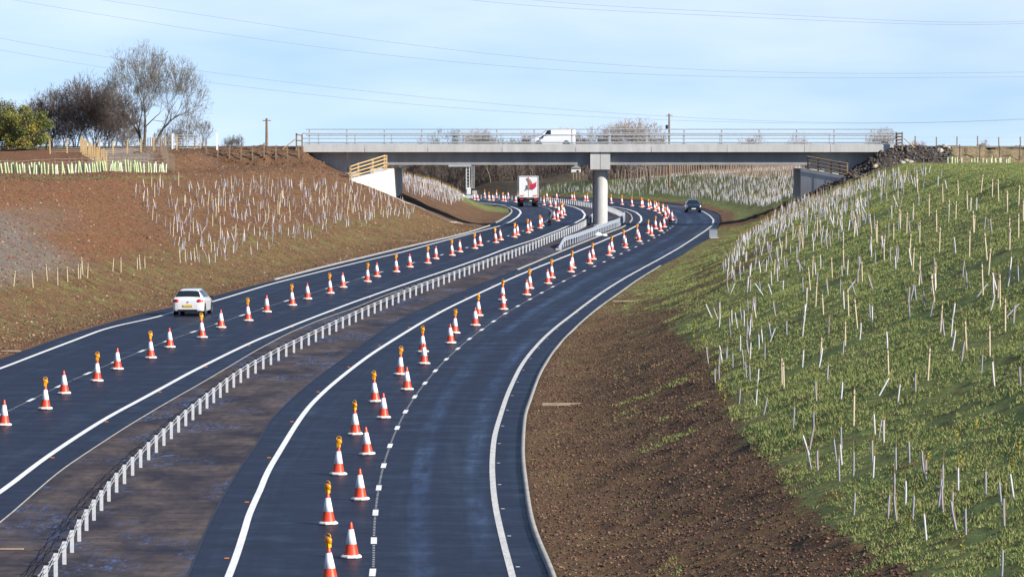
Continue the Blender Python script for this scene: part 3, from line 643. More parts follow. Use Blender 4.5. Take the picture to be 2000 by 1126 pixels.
CL = {'left': [(8,831,0),(88.5,799,1),(125.5,769,0),(189,744.5,1),(229,721.5,0),(294.5,699.5,1),(331.5,679,0),(394.6,660,1),(431.6,640.5,0),(484.5,627,1),(520.8,610,0),(570.6,597,1),(600.5,584.4,0),(644.6,573.5,1),(669.5,562,0),(717,550.6,1),(735.7,540.6,0),(773.6,531.6,1),(800,522.2,0),(834.8,514.6,1),(850.6,506,0),(882.4,499.6,1),(897.6,492.5,0),(927,486,1),(937,480,0),(968,474.5,1),(977.4,469.2,0),(1004,464,1),(1010,459.6,0),(1031,455,1),(1036,450.5,0),(1054.4,446,1),(1057.5,441.7,0),(1073,438.2,1),(1088.8,431.7,0),(1082,428.7,0),(1097,425.7,1),(1101.6,420.6,0),(1091,417.4,0),(1099,418.3,1),(1097,414,1),(1084.6,406,0),(1074.8,403.5,1),(1062,400.8,1),(1006.8,395.2,0),(986.4,393.6,0),(982,393,1),(962.3,392.2,0),(954.7,391.6,1),(932.8,391.4,0),(926,390.6,1),(905.7,390.2,0),(895,390,1)],
 'right': [(645,1138,1),(686,1089,0),(641,1023.5,1),(703.5,976,0),(660.4,927,1),(717,888,0),(694,848.8,1),(749,816.5,0),(732.6,785,1),(795,761.5,0),(781,732,1),(828,711,0),(825.5,687.6,1),(880,670.5,0),(888,651,1),(928,636,0),(934,617,1),(983,605,0),(981,587,1),(1028,576.5,0),(1034.6,564,1),(1069.6,554.5,0),(1077,543,1),(1114.5,532,0),(1117.7,524,1),(1151,515.6,0),(1158,507,1),(1189,499.8,0),(1195,492,1),(1220.8,484.5,0),(1219.8,478.5,1),(1248,472.5,0),(1245,465.8,1),(1271.7,461,0),(1266,456.4,1),(1289.6,452,0),(1280,447.6,1),(1296.8,444,0),(1294.6,438,1),(1308.8,436,0),(1299,427,1),(1312,430,0),(1306,423.8,0),(1294.5,421,1),(1303,418,0),(1286.6,417,1),(1295,413.5,0),(1278.6,412.6,1),(1282,408.6,0),(1266,409,1),(1270.4,406.6,0),(1252.5,405.2,1),(1255,403.8,0),(1234,402.6,1),(1214.5,399.8,1),(1193.6,397.4,1),(1147,393.2,1),(1142,392.6,0),(1121.6,391.4,1),(1116.8,391,0),(1092.6,389.8,1),(1086.9,389.2,0),(1068,388.6,0),(992.5,386.6,0),(969.4,386,1),(946.4,385.6,1)]}
def ordn(n):
    s = {1:'first',2:'second',3:'third',4:'fourth',5:'fifth',6:'sixth',7:'seventh',8:'eighth',9:'ninth',10:'tenth',11:'eleventh',12:'twelfth'}
    if n in s: return s[n]
    return str(n)+('th' if 10 <= n % 100 <= 20 else {1:'st',2:'nd',3:'rd'}.get(n % 10, 'th'))
PC = {0: cone_proto(False), 1: cone_proto(True)}; used = {0: False, 1: False}; rng = random.Random(4)
for side, L in CL.items():
    cnt = {0: 0, 1: 0}
    for px, py, lamp in L:
        cnt[lamp] += 1; n_ = cnt[lamp]; v = road_pt(px, py)
        if used[lamp]: o = copy_tree(PC[lamp])
        else: o = PC[lamp]; used[lamp] = True
        o.location = (v.x, v.y, float(zroad(v.y))+.012); hd = -.35 if side == 'right' else .0
        o.rotation_euler = (rng.gauss(0, .018), rng.gauss(0, .022), rng.uniform(-.25, .25) if not lamp else hd+rng.uniform(-.35, .35))
        if lamp: lab = 'amber lamp cone, %s from the camera of the lamp cones on the %s carriageway' % (ordn(n_), side)
        else: lab = 'cone without lamp, %s from the camera of the plain cones, %s carriageway' % (ordn(n_), side)
        tag(o, lab, 'traffic cone', 'traffic cones along the %s carriageway' % side)
# ------------------------------------------------------------ vehicles
def cr(p0, p1, p2, p3, t):
    return .5*((2*p1)+(-p0+p2)*t+(2*p0-5*p1+4*p2-p3)*t*t+(-p0+3*p1-3*p2+p3)*t**3)
class Body:                                                  # smooth shell through cross-sections; patches of glass, lamps, trim follow it
    def __init__(s, st): s.a = np.array(st, float)           # stations x ring x 3
    def pt(s, u, v):
        a = s.a; n, k = a.shape[:2]; u = min(max(u, 0), n-1-1e-6); v = min(max(v, 0), k-1-1e-6); i = int(u); j = int(v); fu = u-i; fv = v-j
        g = lambda ii, jj: a[min(max(ii, 0), n-1), min(max(jj, 0), k-1)]
        row = []
        for jj in (j-1, j, j+1, j+2): row.append(g(i, jj)*(1-fu)+g(i+1, jj)*fu if True else 0)
        c = [cr(g(i-1, jj), g(i, jj), g(i+1, jj), g(i+2, jj), fu) for jj in (j-1, j, j+1, j+2)]
        sm_ = cr(*c, fv); ln = row[1]*(1-fv)+row[2]*fv
        return sm_*.7+ln*.3
    def nrm(s, u, v):
        e = .03; a = s.pt(u+e, v)-s.pt(u-e, v); b = s.pt(u, v+e)-s.pt(u, v-e); n = np.cross(b, a); l = np.linalg.norm(n); return n/l if l > 1e-9 else np.array([0, 0, 1.])
    def shell(s, mb, nu=4, nv=3):
        n, k = s.a.shape[:2]; U = (n-1)*nu+1; V = (k-1)*nv+1
        for sg in (1, -1):
            vs = []
            for i in range(U):
                for j in range(V):
                    p = s.pt(i/nu, j/nv); vs.append((p[0]*sg, p[1], p[2]))
            fs = []
            for i in range(U-1):
                for j in range(V-1):
                    q = (i*V+j, i*V+j+1, (i+1)*V+j+1, (i+1)*V+j); fs.append(q if sg < 0 else q[::-1])
            mb.add(vs, fs, 0, True)
        for i in (0, U-1):
            vs = [tuple(s.pt(i/nu, j/nv)) for j in range(V)]; vs2 = [(-p[0], p[1], p[2]) for p in vs[::-1]]
            mb.add(vs+vs2, [tuple(range(len(vs)*2))], 0)
    def patch(s, mb, u0, u1, v0, v1, n=6, m=5, off=.012, sides=(1, -1), mi=0, sk0=0, sk1=0):
        for sg in sides:
            vs = []
            for i in range(n+1):
                for j in range(m+1):
                    fj = j/m; uu = u0+(u1-u0)*i/n
                    if sk0 or sk1: uu = (u0+sk0*fj)+((u1+sk1*fj)-(u0+sk0*fj))*i/n
                    vv = v0+(v1-v0)*fj; p = s.pt(uu, vv)+s.nrm(uu, vv)*off*s.sgn; vs.append((p[0]*sg, p[1], p[2]))
            fs = [(i*(m+1)+j, i*(m+1)+j+1, (i+1)*(m+1)+j+1, (i+1)*(m+1)+j) for i in range(n) for j in range(m)]
            if sg > 0: fs = [f[::-1] for f in fs]
            mb.add(vs, fs, mi, True)
    sgn = -1
def wheel(parent, x, y, r, wd, n=20):
    o = empty('wheel'); o.parent = parent; o.location = (x, y, r)
    s = 1 if x > 0 else -1
    def lat(prof, m, nm):
        vs = []; fs = []; k = len(prof)
        for rr, d in prof: vs += [(s*d, rr*math.cos(2*math.pi*i/n), rr*math.sin(2*math.pi*i/n)) for i in range(n)]
        for j in range(k-1): fs += [(j*n+i, j*n+(i+1) % n, (j+1)*n+(i+1) % n, (j+1)*n+i) for i in range(n)]
        mb = MB(); mb.add(vs, fs, 0, True); mb.build(nm, m, o)
    lat([(r*.6, wd/2-.01), (r*.9, wd/2), (r, wd/2-.03), (r, -wd/2), (0, -wd/2)], M_TYRE, 'tyre'); lat([(0, wd/2-.02), (r*.2, wd/2-.01), (r*.55, wd/2-.03), (r*.66, wd/2+.002)], M_RIM, 'rim')
    return o
def ring(y, zb, w, z2, belt, wr, roof, crown=None, tuck=.93):
    crown = roof if crown is None else crown
    return [(0, y, zb), (w*tuck, y, zb), (w, y, zb+.16), (w, y, z2), (w*.975, y, belt), (wr, y, roof), (wr*.6, y, crown+.02), (0, y, crown+.03)]
def hatchback(label, paint, mirror_cover=M_BLACK):
    r = empty('car'); tag(r, label, 'car')
    # y: rear -2.1 .. front 2.1
    S = [ring(-2.13, .34, .56, .50, .60, .50, .64), ring(-2.10, .27, .76, .58, .84, .62, .90), ring(-1.98, .23, .865, .64, .95, .72, 1.01), ring(-1.62, .2, .893, .68, .97, .545, 1.385, 1.40),
         ring(-1.32, .19, .893, .68, .97, .525, 1.44, 1.46), ring(-.5, .19, .893, .68, .95, .54, 1.46, 1.485), ring(.25, .19, .893, .68, .95, .53, 1.42, 1.45), ring(.52, .19, .893, .68, .94, .53, 1.345, 1.37), ring(1.12, .2, .89, .68, .90, .77, .965),
         ring(1.6, .22, .87, .62, .80, .72, .86), ring(1.93, .25, .82, .55, .68, .62, .73), ring(2.08, .32, .70, .48, .56, .5, .60)]
    b = Body(S); mb = MB(); b.shell(mb); bo = mb.build('body', paint, r)
    mb = MB(); b.patch(mb, 2.10, 2.93, 4.95, 7, 7, 6); mb.build('rear_window', M_GLASS, r)
    mb = MB(); b.patch(mb, 7.12, 7.93, 4.95, 7, 7, 6); mb.build('windscreen', M_GLASS, r)
    for sg in (1, -1):
        mb = MB(); b.patch(mb, 3.5, 5.0, 4.12, 4.9, 8, 4, sides=(sg,), sk1=0); b.patch(mb, 5.12, 7.35, 4.12, 4.9, 8, 4, sides=(sg,), sk1=-.55); mb.build('side_window', M_GLASS, r)
    for sg in (1, -1):
        lens = MB(); lens.lathe([(0, -.075), (.10, -.065), (.165, -.03), (.18, 0), (.165, .03), (.10, .065), (0, .075)], 16); lo = lens.build('tail_light', M_REDL, r); lo.location = (sg*.69, -2.03, .83); lo.rotation_euler = (.12, 0, sg*.42); lo.scale = (1.12, .6, 1.6)
        mb = MB(); b.patch(mb, 9.0, 10.3, 3.4, 4.35, 5, 3, .016, (sg,)); mb.build('headlight', M_CLEAR, r)
        mb = MB(); mb.box((sg*.98, .72, 1.0), (.2, .12, .13)); mb.build('wing_mirror', mirror_cover, r)
    mb = MB(); mb.box((0, -2.145, .55), (.54, .03, .125)); mb.build('number_plate', M_PLATE, r)
    mb = MB(); mb.box((0, 2.1, .42), (.52, .03, .12)); mb.build('number_plate', M_PLATEW, r)
    mb = MB(); mb.box((0, -2.09, .30), (1.1, .12, .10)); mb.build('diffuser', M_BLACK, r)
    mb = MB(); mb.box((0, 1.99, .30), (1.3, .2, .17)); mb.box((0, 2.04, .55), (.8, .1, .07)); mb.build('grille', M_BLACK, r)
    mb = MB(); pr = None
    for i in range(15):
        a = 2*math.pi*i/14; p = Vector((.055*math.cos(a), -2.135, .76+.055*math.sin(a)))
        if pr: mb.tube(pr, p, .010, n=4, caps=False)
        pr = p
    mb.tube((-.03, -2.135, .80), (0, -2.135, .72), .008, n=4); mb.tube((.03, -2.135, .80), (0, -2.135, .72), .008, n=4); mb.build('badge', M_RIM, r)
    mb = MB()
    for sg in (1, -1):
        for yy in (-1.28, 1.30):
            N = 20; vs = [(sg*.897, yy, .32)]+[(sg*.897, yy+.375*math.cos(math.pi*2*i/N), .33+.375*math.sin(math.pi*2*i/N)) for i in range(N)]
            mb.add(vs, [((0, 1+i, 1+(i+1) % N) if sg < 0 else (0, 1+(i+1) % N, 1+i)) for i in range(N)], 0)
    mb.build('wheel_arch', M_BLACK, r)
    for x in (-.80, .80):
        for yy in (-1.28, 1.30): wheel(r, x, yy, .325, .22)
    return r
def place(o, px, py, heading=None, key='LD', side=0, flip=False):
    v = road_pt(px, py); sl_ = float(P[key](v.y+5)-P[key](v.y-5))/10 if heading is None else heading
    rz = -math.atan(sl_)
    gr_ = -float(zroad(v.y+2)-zroad(v.y-2))/4
    o.location = (v.x, v.y, float(zroad(v.y))+.01); o.rotation_euler = (-gr_*(-1 if flip else 1)*-1*0, 0, rz+(math.pi if flip else 0)); return o
hb = hatchback('white hatchback car seen from behind on the left carriageway beside the cones', M_WHITE); place(hb, 377, 613.5, .075)
dc = hatchback('dark blue oncoming car on the right carriageway just before the far bend', M_DARKC); place(dc, 1353, 414, -.02, flip=True)
# panel van on the bridge
def van():
    r = empty('van'); tag(r, 'white panel van crossing the bridge behind the near parapet', 'van')
    S = [ring(-2.26, .42, .74, .6, .8, .62, 1.68, tuck=.95), ring(-2.24, .30, .90, .7, 1.1, .74, 1.76), ring(-1.9, .24, .91, .7, 1.12, .76, 1.80), ring(-.2, .22, .91, .7, 1.10, .76, 1.82), ring(.35, .22, .91, .7, 1.08, .72, 1.79), ring(.62, .22, .91, .7, 1.06, .70, 1.70),
         ring(1.38, .22, .90, .7, 1.0, .78, 1.10), ring(1.85, .24, .88, .64, .86, .72, .93), ring(2.2, .28, .78, .55, .68, .62, .74), ring(2.28, .36, .62, .46, .55, .5, .6)]
    b = Body(S); mb = MB(); b.shell(mb); mb.build('body', mat('silver_white_paint', (.64, .66, .69), .3, coat=.8), r)
    mb = MB(); b.patch(mb, 5.1, 5.95, 5, 7, 6, 5); mb.build('windscreen', M_GLASS, r)
    for sg in (1, -1):
        mb = MB(); b.patch(mb, 3.55, 5.6, 4.15, 4.85, 8, 4, sides=(sg,), sk1=-.85); mb.build('side_window', M_GLASS, r)
        mb = MB(); b.patch(mb, 6.9, 8.2, 3.3, 4.2, 5, 3, .015, (sg,)); mb.build('headlight', M_CLEAR, r)
        mb = MB(); mb.box((sg*.80, -2.26, .98), (.12, .05, .42)); mb.build('tail_light', M_REDL, r)
        mb = MB(); mb.box((sg*.915, -.1, .50), (.02, 1.9, .07)); mb.build('side_moulding', M_BLACK, r)
        mb = MB(); mb.box((sg*1.0, .95, 1.06), (.2, .12, .2)); mb.build('wing_mirror', M_BLACK, r)
        for yy in (-1.35, 1.4):
            mb = MB(); N = 20; vs = [(sg*.916, yy, .33)]+[(sg*.916, yy+.37*math.cos(math.pi*2*i/N), .33+.37*math.sin(math.pi*2*i/N)) for i in range(N)]
            mb.add(vs, [((0, 1+i, 1+(i+1) % N) if sg < 0 else (0, 1+(i+1) % N, 1+i)) for i in range(N)], 0); mb.build('wheel_arch', M_BLACK, r)
            wheel(r, sg*.83, yy, .32, .2)
    mb = MB(); mb.box((0, 2.2, .34), (1.3, .2, .2)); mb.build('bumper', M_BLACK, r)
    mb = MB(); mb.lathe([(.05, 1.84), (.05, 1.93), (0, 1.96)], 8, c=(-.3, -1.5, 0)); mb.build('beacon', M_CRED, r)
    return r
v_ = van(); v_.location = (bx_(1079, 462), 462.0, 11.59); v_.rotation_euler = (0, 0, math.pi/2)
def truck():
    r = empty('lorry'); tag(r, 'white box lorry seen from behind in the left carriageway beyond the bridge', 'lorry')
    mb = MB(); mb.box((0, 3.9, 2.60), (2.52, 7.8, 2.72)); mb.build('box_body', M_WHITE, r)
    fr = MB()
    for sx in (-1.24, 1.24): fr.box((sx, -.02, 2.6), (.06, .08, 2.76))
    fr.box((0, -.02, 3.97), (2.54, .08, .07)); fr.box((0, -.02, 1.24), (2.54, .08, .09)); fr.box((0, -.03, 2.6), (.02, .03, 2.6)); fr.build('door_frame', mat('light_grey', (.5,.52,.55), .4), r)
    # picture on the doors: a plain red winged shape with a brown upright figure shape
    def poly(name, pts, m, dz=.012):
        mm = MB(); vs = [((x), -.06-dz, z) for x, z in pts]+[((x), -.05, z) for x, z in pts]; n = len(pts)
        mm.add(vs, [tuple(range(n)), tuple(range(2*n-1, n-1, -1))]+[(i, n+i, n+(i+1) % n, (i+1) % n) for i in range(n)]); return mm.build(name, m, r)
    S = lambda x, y: ((x-540)/480*2.42, 3.94-(y-185)/570*2.65)
    poly('door_picture', [S(*p) for p in ((480,235),(520,215),(560,260),(600,310),(630,370),(625,400),(570,400),(560,470),(580,545),(530,545),(505,470),(530,400),(520,320),(490,280))], mat('picture_brown', (.30,.13,.11), .5, var=.3, vscale=6))
    poly('door_picture', [S(*p) for p in ((570,395),(625,395),(690,370),(745,325),(728,400),(735,460),(690,520),(640,555),(585,545),(565,460))], mat('picture_red', (.42,.02,.05), .5, var=.25, vscale=5), .018)
    poly('door_picture', [S(*p) for p in ((475,425),(500,440),(520,545),(430,582),(470,520))], mat('picture_grey', (.10,.12,.14), .5), .02)
    for sx in (-.85, .85):
        mm = MB(); mm.box((sx, -.075, 1.46), (.5, .02, .14)); mm.build('marker_plate', mat('orange_marker', (.80,.20,.06), .4), r)
    mm = MB(); mm.box((0, .1, 1.06), (2.3, .1, .14)); mm.box((0, 3.6, .95), (.9, 7.4, .25)); mm.box((0, 0, .62), (2.3, .1, .12)); mm.build('chassis', M_BLACK, r)
    mm = MB(); mm.box((0, 0, 1.02), (.5, .03, .16)); mm.build('number_plate', M_PLATE, r)
    for sx in (-.95, .95):
        mm = MB(); mm.box((sx, -.0, .92), (.42, .06, .14)); mm.build('tail_light', M_REDL, r)
        mm = MB(); mm.box((sx, 1.2, .75), (.62, .04, .5)); mm.build('mudguard', M_BLACK, r)
        for yy in (1.8, 6.9): wheel(r, sx, yy, .48, .55)
    mm = MB(); mm.box((0, 8.9, 1.75), (2.4, 1.9, 2.3)); mm.box((0, 8.6, 3.1), (2.2, 1.4, .6)); mm.build('cab', M_WHITE, r)
    mm = MB(); mm.box((0, 9.87, 2.2), (2.1, .03, .9)); mm.build('windscreen', M_GLASS, r)
    return r
tk = truck(); place(tk, 1033, 403.6, -.035)
# ------------------------------------------------------------ young tree guards, posts and shelters
rng = random.Random(11)
def inpoly(x, y, P_):
    c = False; n = len(P_)
    for i in range(n):
        x1, y1 = P_[i]; x2, y2 = P_[(i+1) % n]
        if (y1 > y) != (y2 > y) and x < (x2-x1)*(y-y1)/(y2-y1)+x1: c = not c
    return c
def guard_mesh(h, m, bend):
    mb = MB(); a = Vector((0, 0, 0)); n = 3
    for i in range(n):
        b = Vector((bend*math.sin((i+1)/n*math.pi*.6), 0, h*(i+1)/n)); mb.tube(a, b, .026, n=7, caps=i == n-1); a = b
    return mb.me('guard_tube', m)
GM = [guard_mesh(h, m, bd) for h, m, bd in ((.62, M_TUBE, 0), (.66, M_TUBE, .03), (.58, M_TUBE_SHADE, 0), (.64, M_TUBE_SHADE, -.03), (.70, M_TUBE, -.02), (.62, M_TUBE_SHADE, .02))]
cm_ = MB(); cm_.tube((.015, .0, 0), (.02, 0, .90), .0095, .006, n=4); CANE = cm_.me('cane', M_CANE)
def zone(px, py):
    v = 'at the foot' if py > 850 else 'low' if py > 720 else 'halfway up' if py > 590 else 'high' if py > 470 else 'near the top'
    h = 'beside the bare soil' if px < 1560 else 'in the middle' if px < 1760 else 'toward the frame edge'
    return '%s on the right bank %s' % (v, h)
LEANW = ('upright', 'leaning left', 'leaning right')
near_list = []                                               # (base px, base py, top px, white)
for bx1, by1, tx1, b_ in ((182,75,187,0),(335,65,333,0),(303,235,250,1),(303,195,340,0),(318,335,283,0),(365,362,368,0),(503,277,480,0),(540,165,533,0),(541,303,527,1),(625,407,622,0),(523,445,517,0),(768,272,770,0),(770,402,778,1),(1037,293,1024,0),(938,345,935,0),(1145,343,1135,0),(1160,390,1165,0),(925,515,920,0),(945,700,932,0),(1007,563,1000,1),(628,635,631,0),(880,668,900,0),(1057,700,1063,0),(1250,605,1265,0),(1280,460,1282,0),(1283,637,1283,0),(1395,475,1393,1),(1343,655,1350,0),(1383,780,1352,0),(1450,828,1446,0),(1162,860,1143,1),(1597,548,1594,0),(1713,605,1692,0),(1805,558,1773,1),(1733,742,1737,0),(1713,1126,1712,0),(785,50,775,1),(850,110,853,1),(810,85,835,0)):
    near_list.append((1500+bx1/3.754, 826+by1/3.754, (tx1-bx1)/3.754, b_))
for bx1, by1, tx1 in ((1440,410,1430),(1490,557,1492),(1520,533,1515),(1517,425,1535),(1578,360,1578),(1618,427,1612),(1672,305,1668),(1700,413,1680),(1717,510,1710),(1745,535,1740),(1745,370,1750),(1797,560,1802),(1788,710,1797),(1665,707,1675),(1843,795,1868),(1655,170,1640),(1605,230,1592),(1590,195,1590),(1763,170,1757),(1720,245,1720),(1742,228,1743),(1810,300,1802),(1850,378,1850),(1790,97,1775),(1525,60,1525),(1470,57,1425)):
    near_list.append((1000+bx1/3.754, 600+by1/3.754, (tx1-bx1)/3.754, rng.random() < .4))
G_ = []
for px, py, dx, b_ in near_list:
    x, y = hit(px, py); G_.append([x, y, math.atan(dx/F*y/.65), 0, b_, px, py])
RMASK = [(1560,392),(1465,450),(1425,500),(1395,560),(1385,600),(1378,700),(1430,745),(1520,790),(1700,800),(2040,815),(2040,395),(1880,392),(1830,335),(1720,345),(1650,372)]
cells = []
for Y in np.arange(96, 452, 1.0):
    k = float(P['RK'](Y))
    n_ = 26*1.0/ (6.8 if Y < 250 else 3.9 if Y < 330 else 2.5)
    m_ = int(n_)+(1 if rng.random() < n_-int(n_) else 0)
    for _ in range(m_): cells.append((k+5+26*rng.random(), Y+rng.random()))
XY = np.array(cells); ZZ_ = ground(XY[:, 0], XY[:, 1]); PX, PY = proj(XY[:, 0], XY[:, 1], ZZ_)
for (x, y), px, py in zip(cells, PX, PY):
    if not inpoly(px, py, RMASK): continue
    if px > 1870 and py < 440 and rng.random() < .6: continue
    if px > 1640 and py < 520 and rng.random() < min(.6, (px-1640)/350): continue
    ln = rng.gauss(0, .10) if rng.random() < .85 else rng.gauss(0, .32)
    G_.append([x, y, ln, rng.gauss(0, .1), rng.random() < .45, px, py])
G_.sort(key=lambda a: a[1])
STUFF = []
for i, (x, y, l1, l2, wht, px, py) in enumerate(G_):
    z = gz(x, y)-.03
    if i < 300:
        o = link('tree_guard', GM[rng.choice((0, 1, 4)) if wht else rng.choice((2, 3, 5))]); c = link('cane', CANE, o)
        o.location = (x, y, z); o.rotation_euler = (l2, l1, rng.uniform(-.3, .3)); s = rng.uniform(.92, 1.12); o.scale = (1, 1, s)
        lw = LEANW[0] if abs(l1) < .12 else LEANW[1] if l1 < 0 else LEANW[2]
        tag(o, '%s %s tube %s' % ('white' if wht else 'grey', lw, zone(px, py)), 'tree guard', 'sapling tubes on the right grass bank')
    else: STUFF.append((x, y, z, l1, l2, wht))
# the remaining guards: left bank and both banks beyond the bridge
def scatter(y0, y1, key, sgn, t0, t1, area, mask, lean=.16):
    out = []
    for Y in np.arange(y0, y1, 1.0):
        n_ = (t1-t0)/area; m_ = int(n_)+(1 if rng.random() < n_-int(n_) else 0); k = float(P[key](Y))
        for _ in range(m_): out.append((k+sgn*(t0+(t1-t0)*rng.random()), Y+rng.random()))
    a = np.array(out); z = ground(a[:, 0], a[:, 1]); px, py = proj(a[:, 0], a[:, 1], z); res = []
    for i in range(len(a)):
        if inpoly(px[i], py[i], mask): res.append((a[i, 0], a[i, 1], z[i]-.03, rng.gauss(0, lean if rng.random() < .88 else .28), rng.gauss(0, .1), rng.random() < .5))
    return res
LM = [(240,352),(690,358),(800,402),(815,425),(700,440),(560,480),(440,512),(360,520),(330,470),(270,400)]
STUFF += scatter(300, 454, 'LE', -1, 4, 28, 2.5, LM, .12)
STUFF += scatter(470, 640, 'LE', -1, 3.5, 18, 1.3, [(783,335),(830,350),(890,372),(905,392),(880,400),(820,385),(783,372)], .1)
STUFF += scatter(500, 815, 'RK', 1, 3.0, 26, 1.5, [(1565,330),(1420,335),(1250,352),(1190,358),(1100,364),(1050,368),(1050,384),(1190,385),(1300,380),(1345,388),(1440,398),(1560,412)], .1)
def stuff_mesh(L, name, label, cat):
    n = len(L); A = np.array([(a[0], a[1], a[2], a[3], a[4]) for a in L]); wh = np.array([a[5] for a in L]); k = 5
    ang = np.arange(k)*2*np.pi/k; h = .63; co = []; 
    ax = np.stack([np.sin(A[:, 3]), -np.sin(A[:, 4]), np.cos(A[:, 3])*np.cos(A[:, 4])], -1)
    ring_ = np.stack([np.cos(ang), np.sin(ang), 0*ang], -1)
    def tub(r, z0, z1): return np.concatenate([A[:, None, :3]+ring_[None]*r+ax[:, None]*z0, A[:, None, :3]+ring_[None]*r+ax[:, None]*z1], 1)
    V1 = tub(.027, 0, h); V2 = tub(.009, h, .9)
    def fq(off): b = np.arange(n)*2*k+off; i = np.arange(k); j = (i+1) % k; return np.stack([b[:, None]+i, b[:, None]+j, b[:, None]+j+k, b[:, None]+i+k], -1).reshape(-1, 4)
    q = np.concatenate([fq(0), fq(n*2*k)]); mi = np.concatenate([np.repeat(np.where(wh, 0, 1), k), np.full(n*k, 2)])
    me = mesh_np(name, np.concatenate([V1.reshape(-1, 3), V2.reshape(-1, 3)]), quads=q, mats=[M_TUBE, M_TUBE_SHADE, M_CANE], midx=mi, smooth=True)
    tag(link(name, me), label, cat, kind='stuff')
stuff_mesh(STUFF, 'tree_guards', 'hundreds of white sapling tubes crowding the farther banks of the cutting', 'tree guards')
# cream posts with a dark tie
pm = MB(); pm.tube((0, 0, -.1), (0, 0, 1.10), .034, .032, n=8); POST = pm.me('shelter_tube', mat('cream_shelter', (.47, .40, .27), .6, var=.18, vscale=5))
pm = MB(); pm.tube((0, 0, 0), (0, 0, .06), .040, n=8); TIE = pm.me('tie', M_TIMBD)
pm = MB(); pm.tube((0, 0, 0), (0, 0, .09), .02, n=6); TIP = pm.me('stake_tip', M_TIMBD)
SPL = []
Z8 = [(1015,215),(795,268),(970,165),(1110,290),(920,260),(1255,365),(1235,225),(1510,205),(1375,130),(1770,370),(1835,265),(1870,150),(470,545),(555,465),(325,510),(690,585),(1035,395),(1060,495),(850,410),(1105,605),(1230,620),(1220,715),(1475,420),(1605,440),(1615,540),(1575,660),(1685,705),(1700,770),(1738,925),(655,905),(590,830),(405,825),(348,760),(565,1035),(383,1125),(1262,945),(1455,1080),(1625,1120),(230,255),(130,325),(180,255),(255,320),(45,520),(95,400),(310,640),(360,230),(630,250),(760,220),(1065,105),(1180,80),(1320,150),(1755,75)]
for x1, y1 in Z8: SPL.append((1500+x1/3.754, 400+y1/3.754, 'on the right grass bank'))
for px, py in ((1735,743),(1812,748),(1667,833),(1527,754),(1531,760),(1667,834)): SPL.append((px, py, 'on the right grass bank'))
for x1, y1 in ((1487,640),(1662,645),(1750,650),(1800,695),(1865,800),(1957,740),(1557,745),(1365,690),(1170,620),(885,650),(778,620),(760,555),(1070,520),(625,620),(490,640),(245,990),(850,1005),(1605,940),(1880,1035),(1033,895)):
    SPL.append((1500+x1/4, 220+y1/4, 'on the right grass bank'))
for x1, y1 in ((88,720),(213,720),(305,697),(373,720),(437,700),(508,683),(520,680),(535,660),(566,680),(729,630),(782,640),(888,622),(906,620),(937,612),(1165,580),(1198,568),(1260,565),(1278,545),(1365,515)): SPL.append((x1/3.312, 340+y1/3.312, 'along the foot of the left brown bank'))
for x1, y1 in ((980,85),(1000,145),(1035,85),(1195,215),(930,200),(985,300),(1345,205),(1370,205),(1415,215),(1155,75),(1497,90),(1530,235),(1250,380),(1120,415)): SPL.append((x1/3.312, 340+y1/3.312, 'among tubes on the left brown bank'))
for k_ in range(34): SPL.append((rng.uniform(400, 760), 0, 'among tubes on the left brown bank'))
cnt = {}
SPH = []
for px, py, where in SPL:
    if py == 0: py = rng.uniform(372, 470-(px-400)*.12)
    x, y = hit(px, py); SPH.append((y, x, px, py, where))
SPH.sort(); first = None
for y, x, px, py, where in SPH:
    cnt[where] = cnt.get(where, 0)+1
    o = link('sapling_post', POST); t_ = link('tie', TIE, o, (0, 0, .93)); s_ = link('stake_tip', TIP, o, (0, 0, 1.11))
    o.location = (x, y, gz(x, y)); sc_ = rng.uniform(.72, 1.0) if 'foot' not in where else rng.uniform(.6, .95); o.scale = (1, 1, sc_); o.rotation_euler = (rng.gauss(0, .03), rng.gauss(0, .05), 0)
    tag(o, 'cream sapling post %s, %s from the camera' % (where, ordn(cnt[where])), 'tree shelter', 'cream sapling posts '+where)
# lime shelters on the left crest
LMm = []
for hgt, m in ((.86, M_LIME), (.78, mat('pale_lime_plastic', (.50, .56, .40), .5, var=.2)), (.9, M_LIME)):
    pm = MB(); pm.tube((0, 0, 0), (0, 0, hgt), .075, .07, n=8); LMm.append(pm.me('tree_shelter', m))
k_ = 0; px = 2.0
while px < 326:
    x, y = at(px, 345, 352+px*.07)[:2]; y += rng.uniform(-.8, .8)
    if not (284 < px < 289):
        o = link('tree_shelter', rng.choice(LMm)); o.location = (x, y, gz(x, y)); o.rotation_euler = (rng.gauss(0, .05), rng.gauss(-.04, .09), 0); o.scale = (1, 1, rng.uniform(.9, 1.15)); k_ += 1
        tag(o, 'lime green tree shelter in the row on the left crest, %s from the left' % ordn(k_), 'tree shelter', 'lime tree shelters along the left crest')
    px += rng.uniform(3.8, 5.4)
for px, py in [(1800+rng.uniform(-70, 190), 0) for _ in range(34)]:
    Yq = rng.uniform(430, 441); x = at(px, 300, Yq).x
    if x < 40.5: continue
    o = link('tree_shelter', rng.choice(LMm)); o.location = (x, Yq, gz(x, Yq)); o.scale = (1, 1, .8)
    tag(o, 'pale green tree shelter in dry grass at the top right', 'tree shelter', 'green tree shelters at the top right')

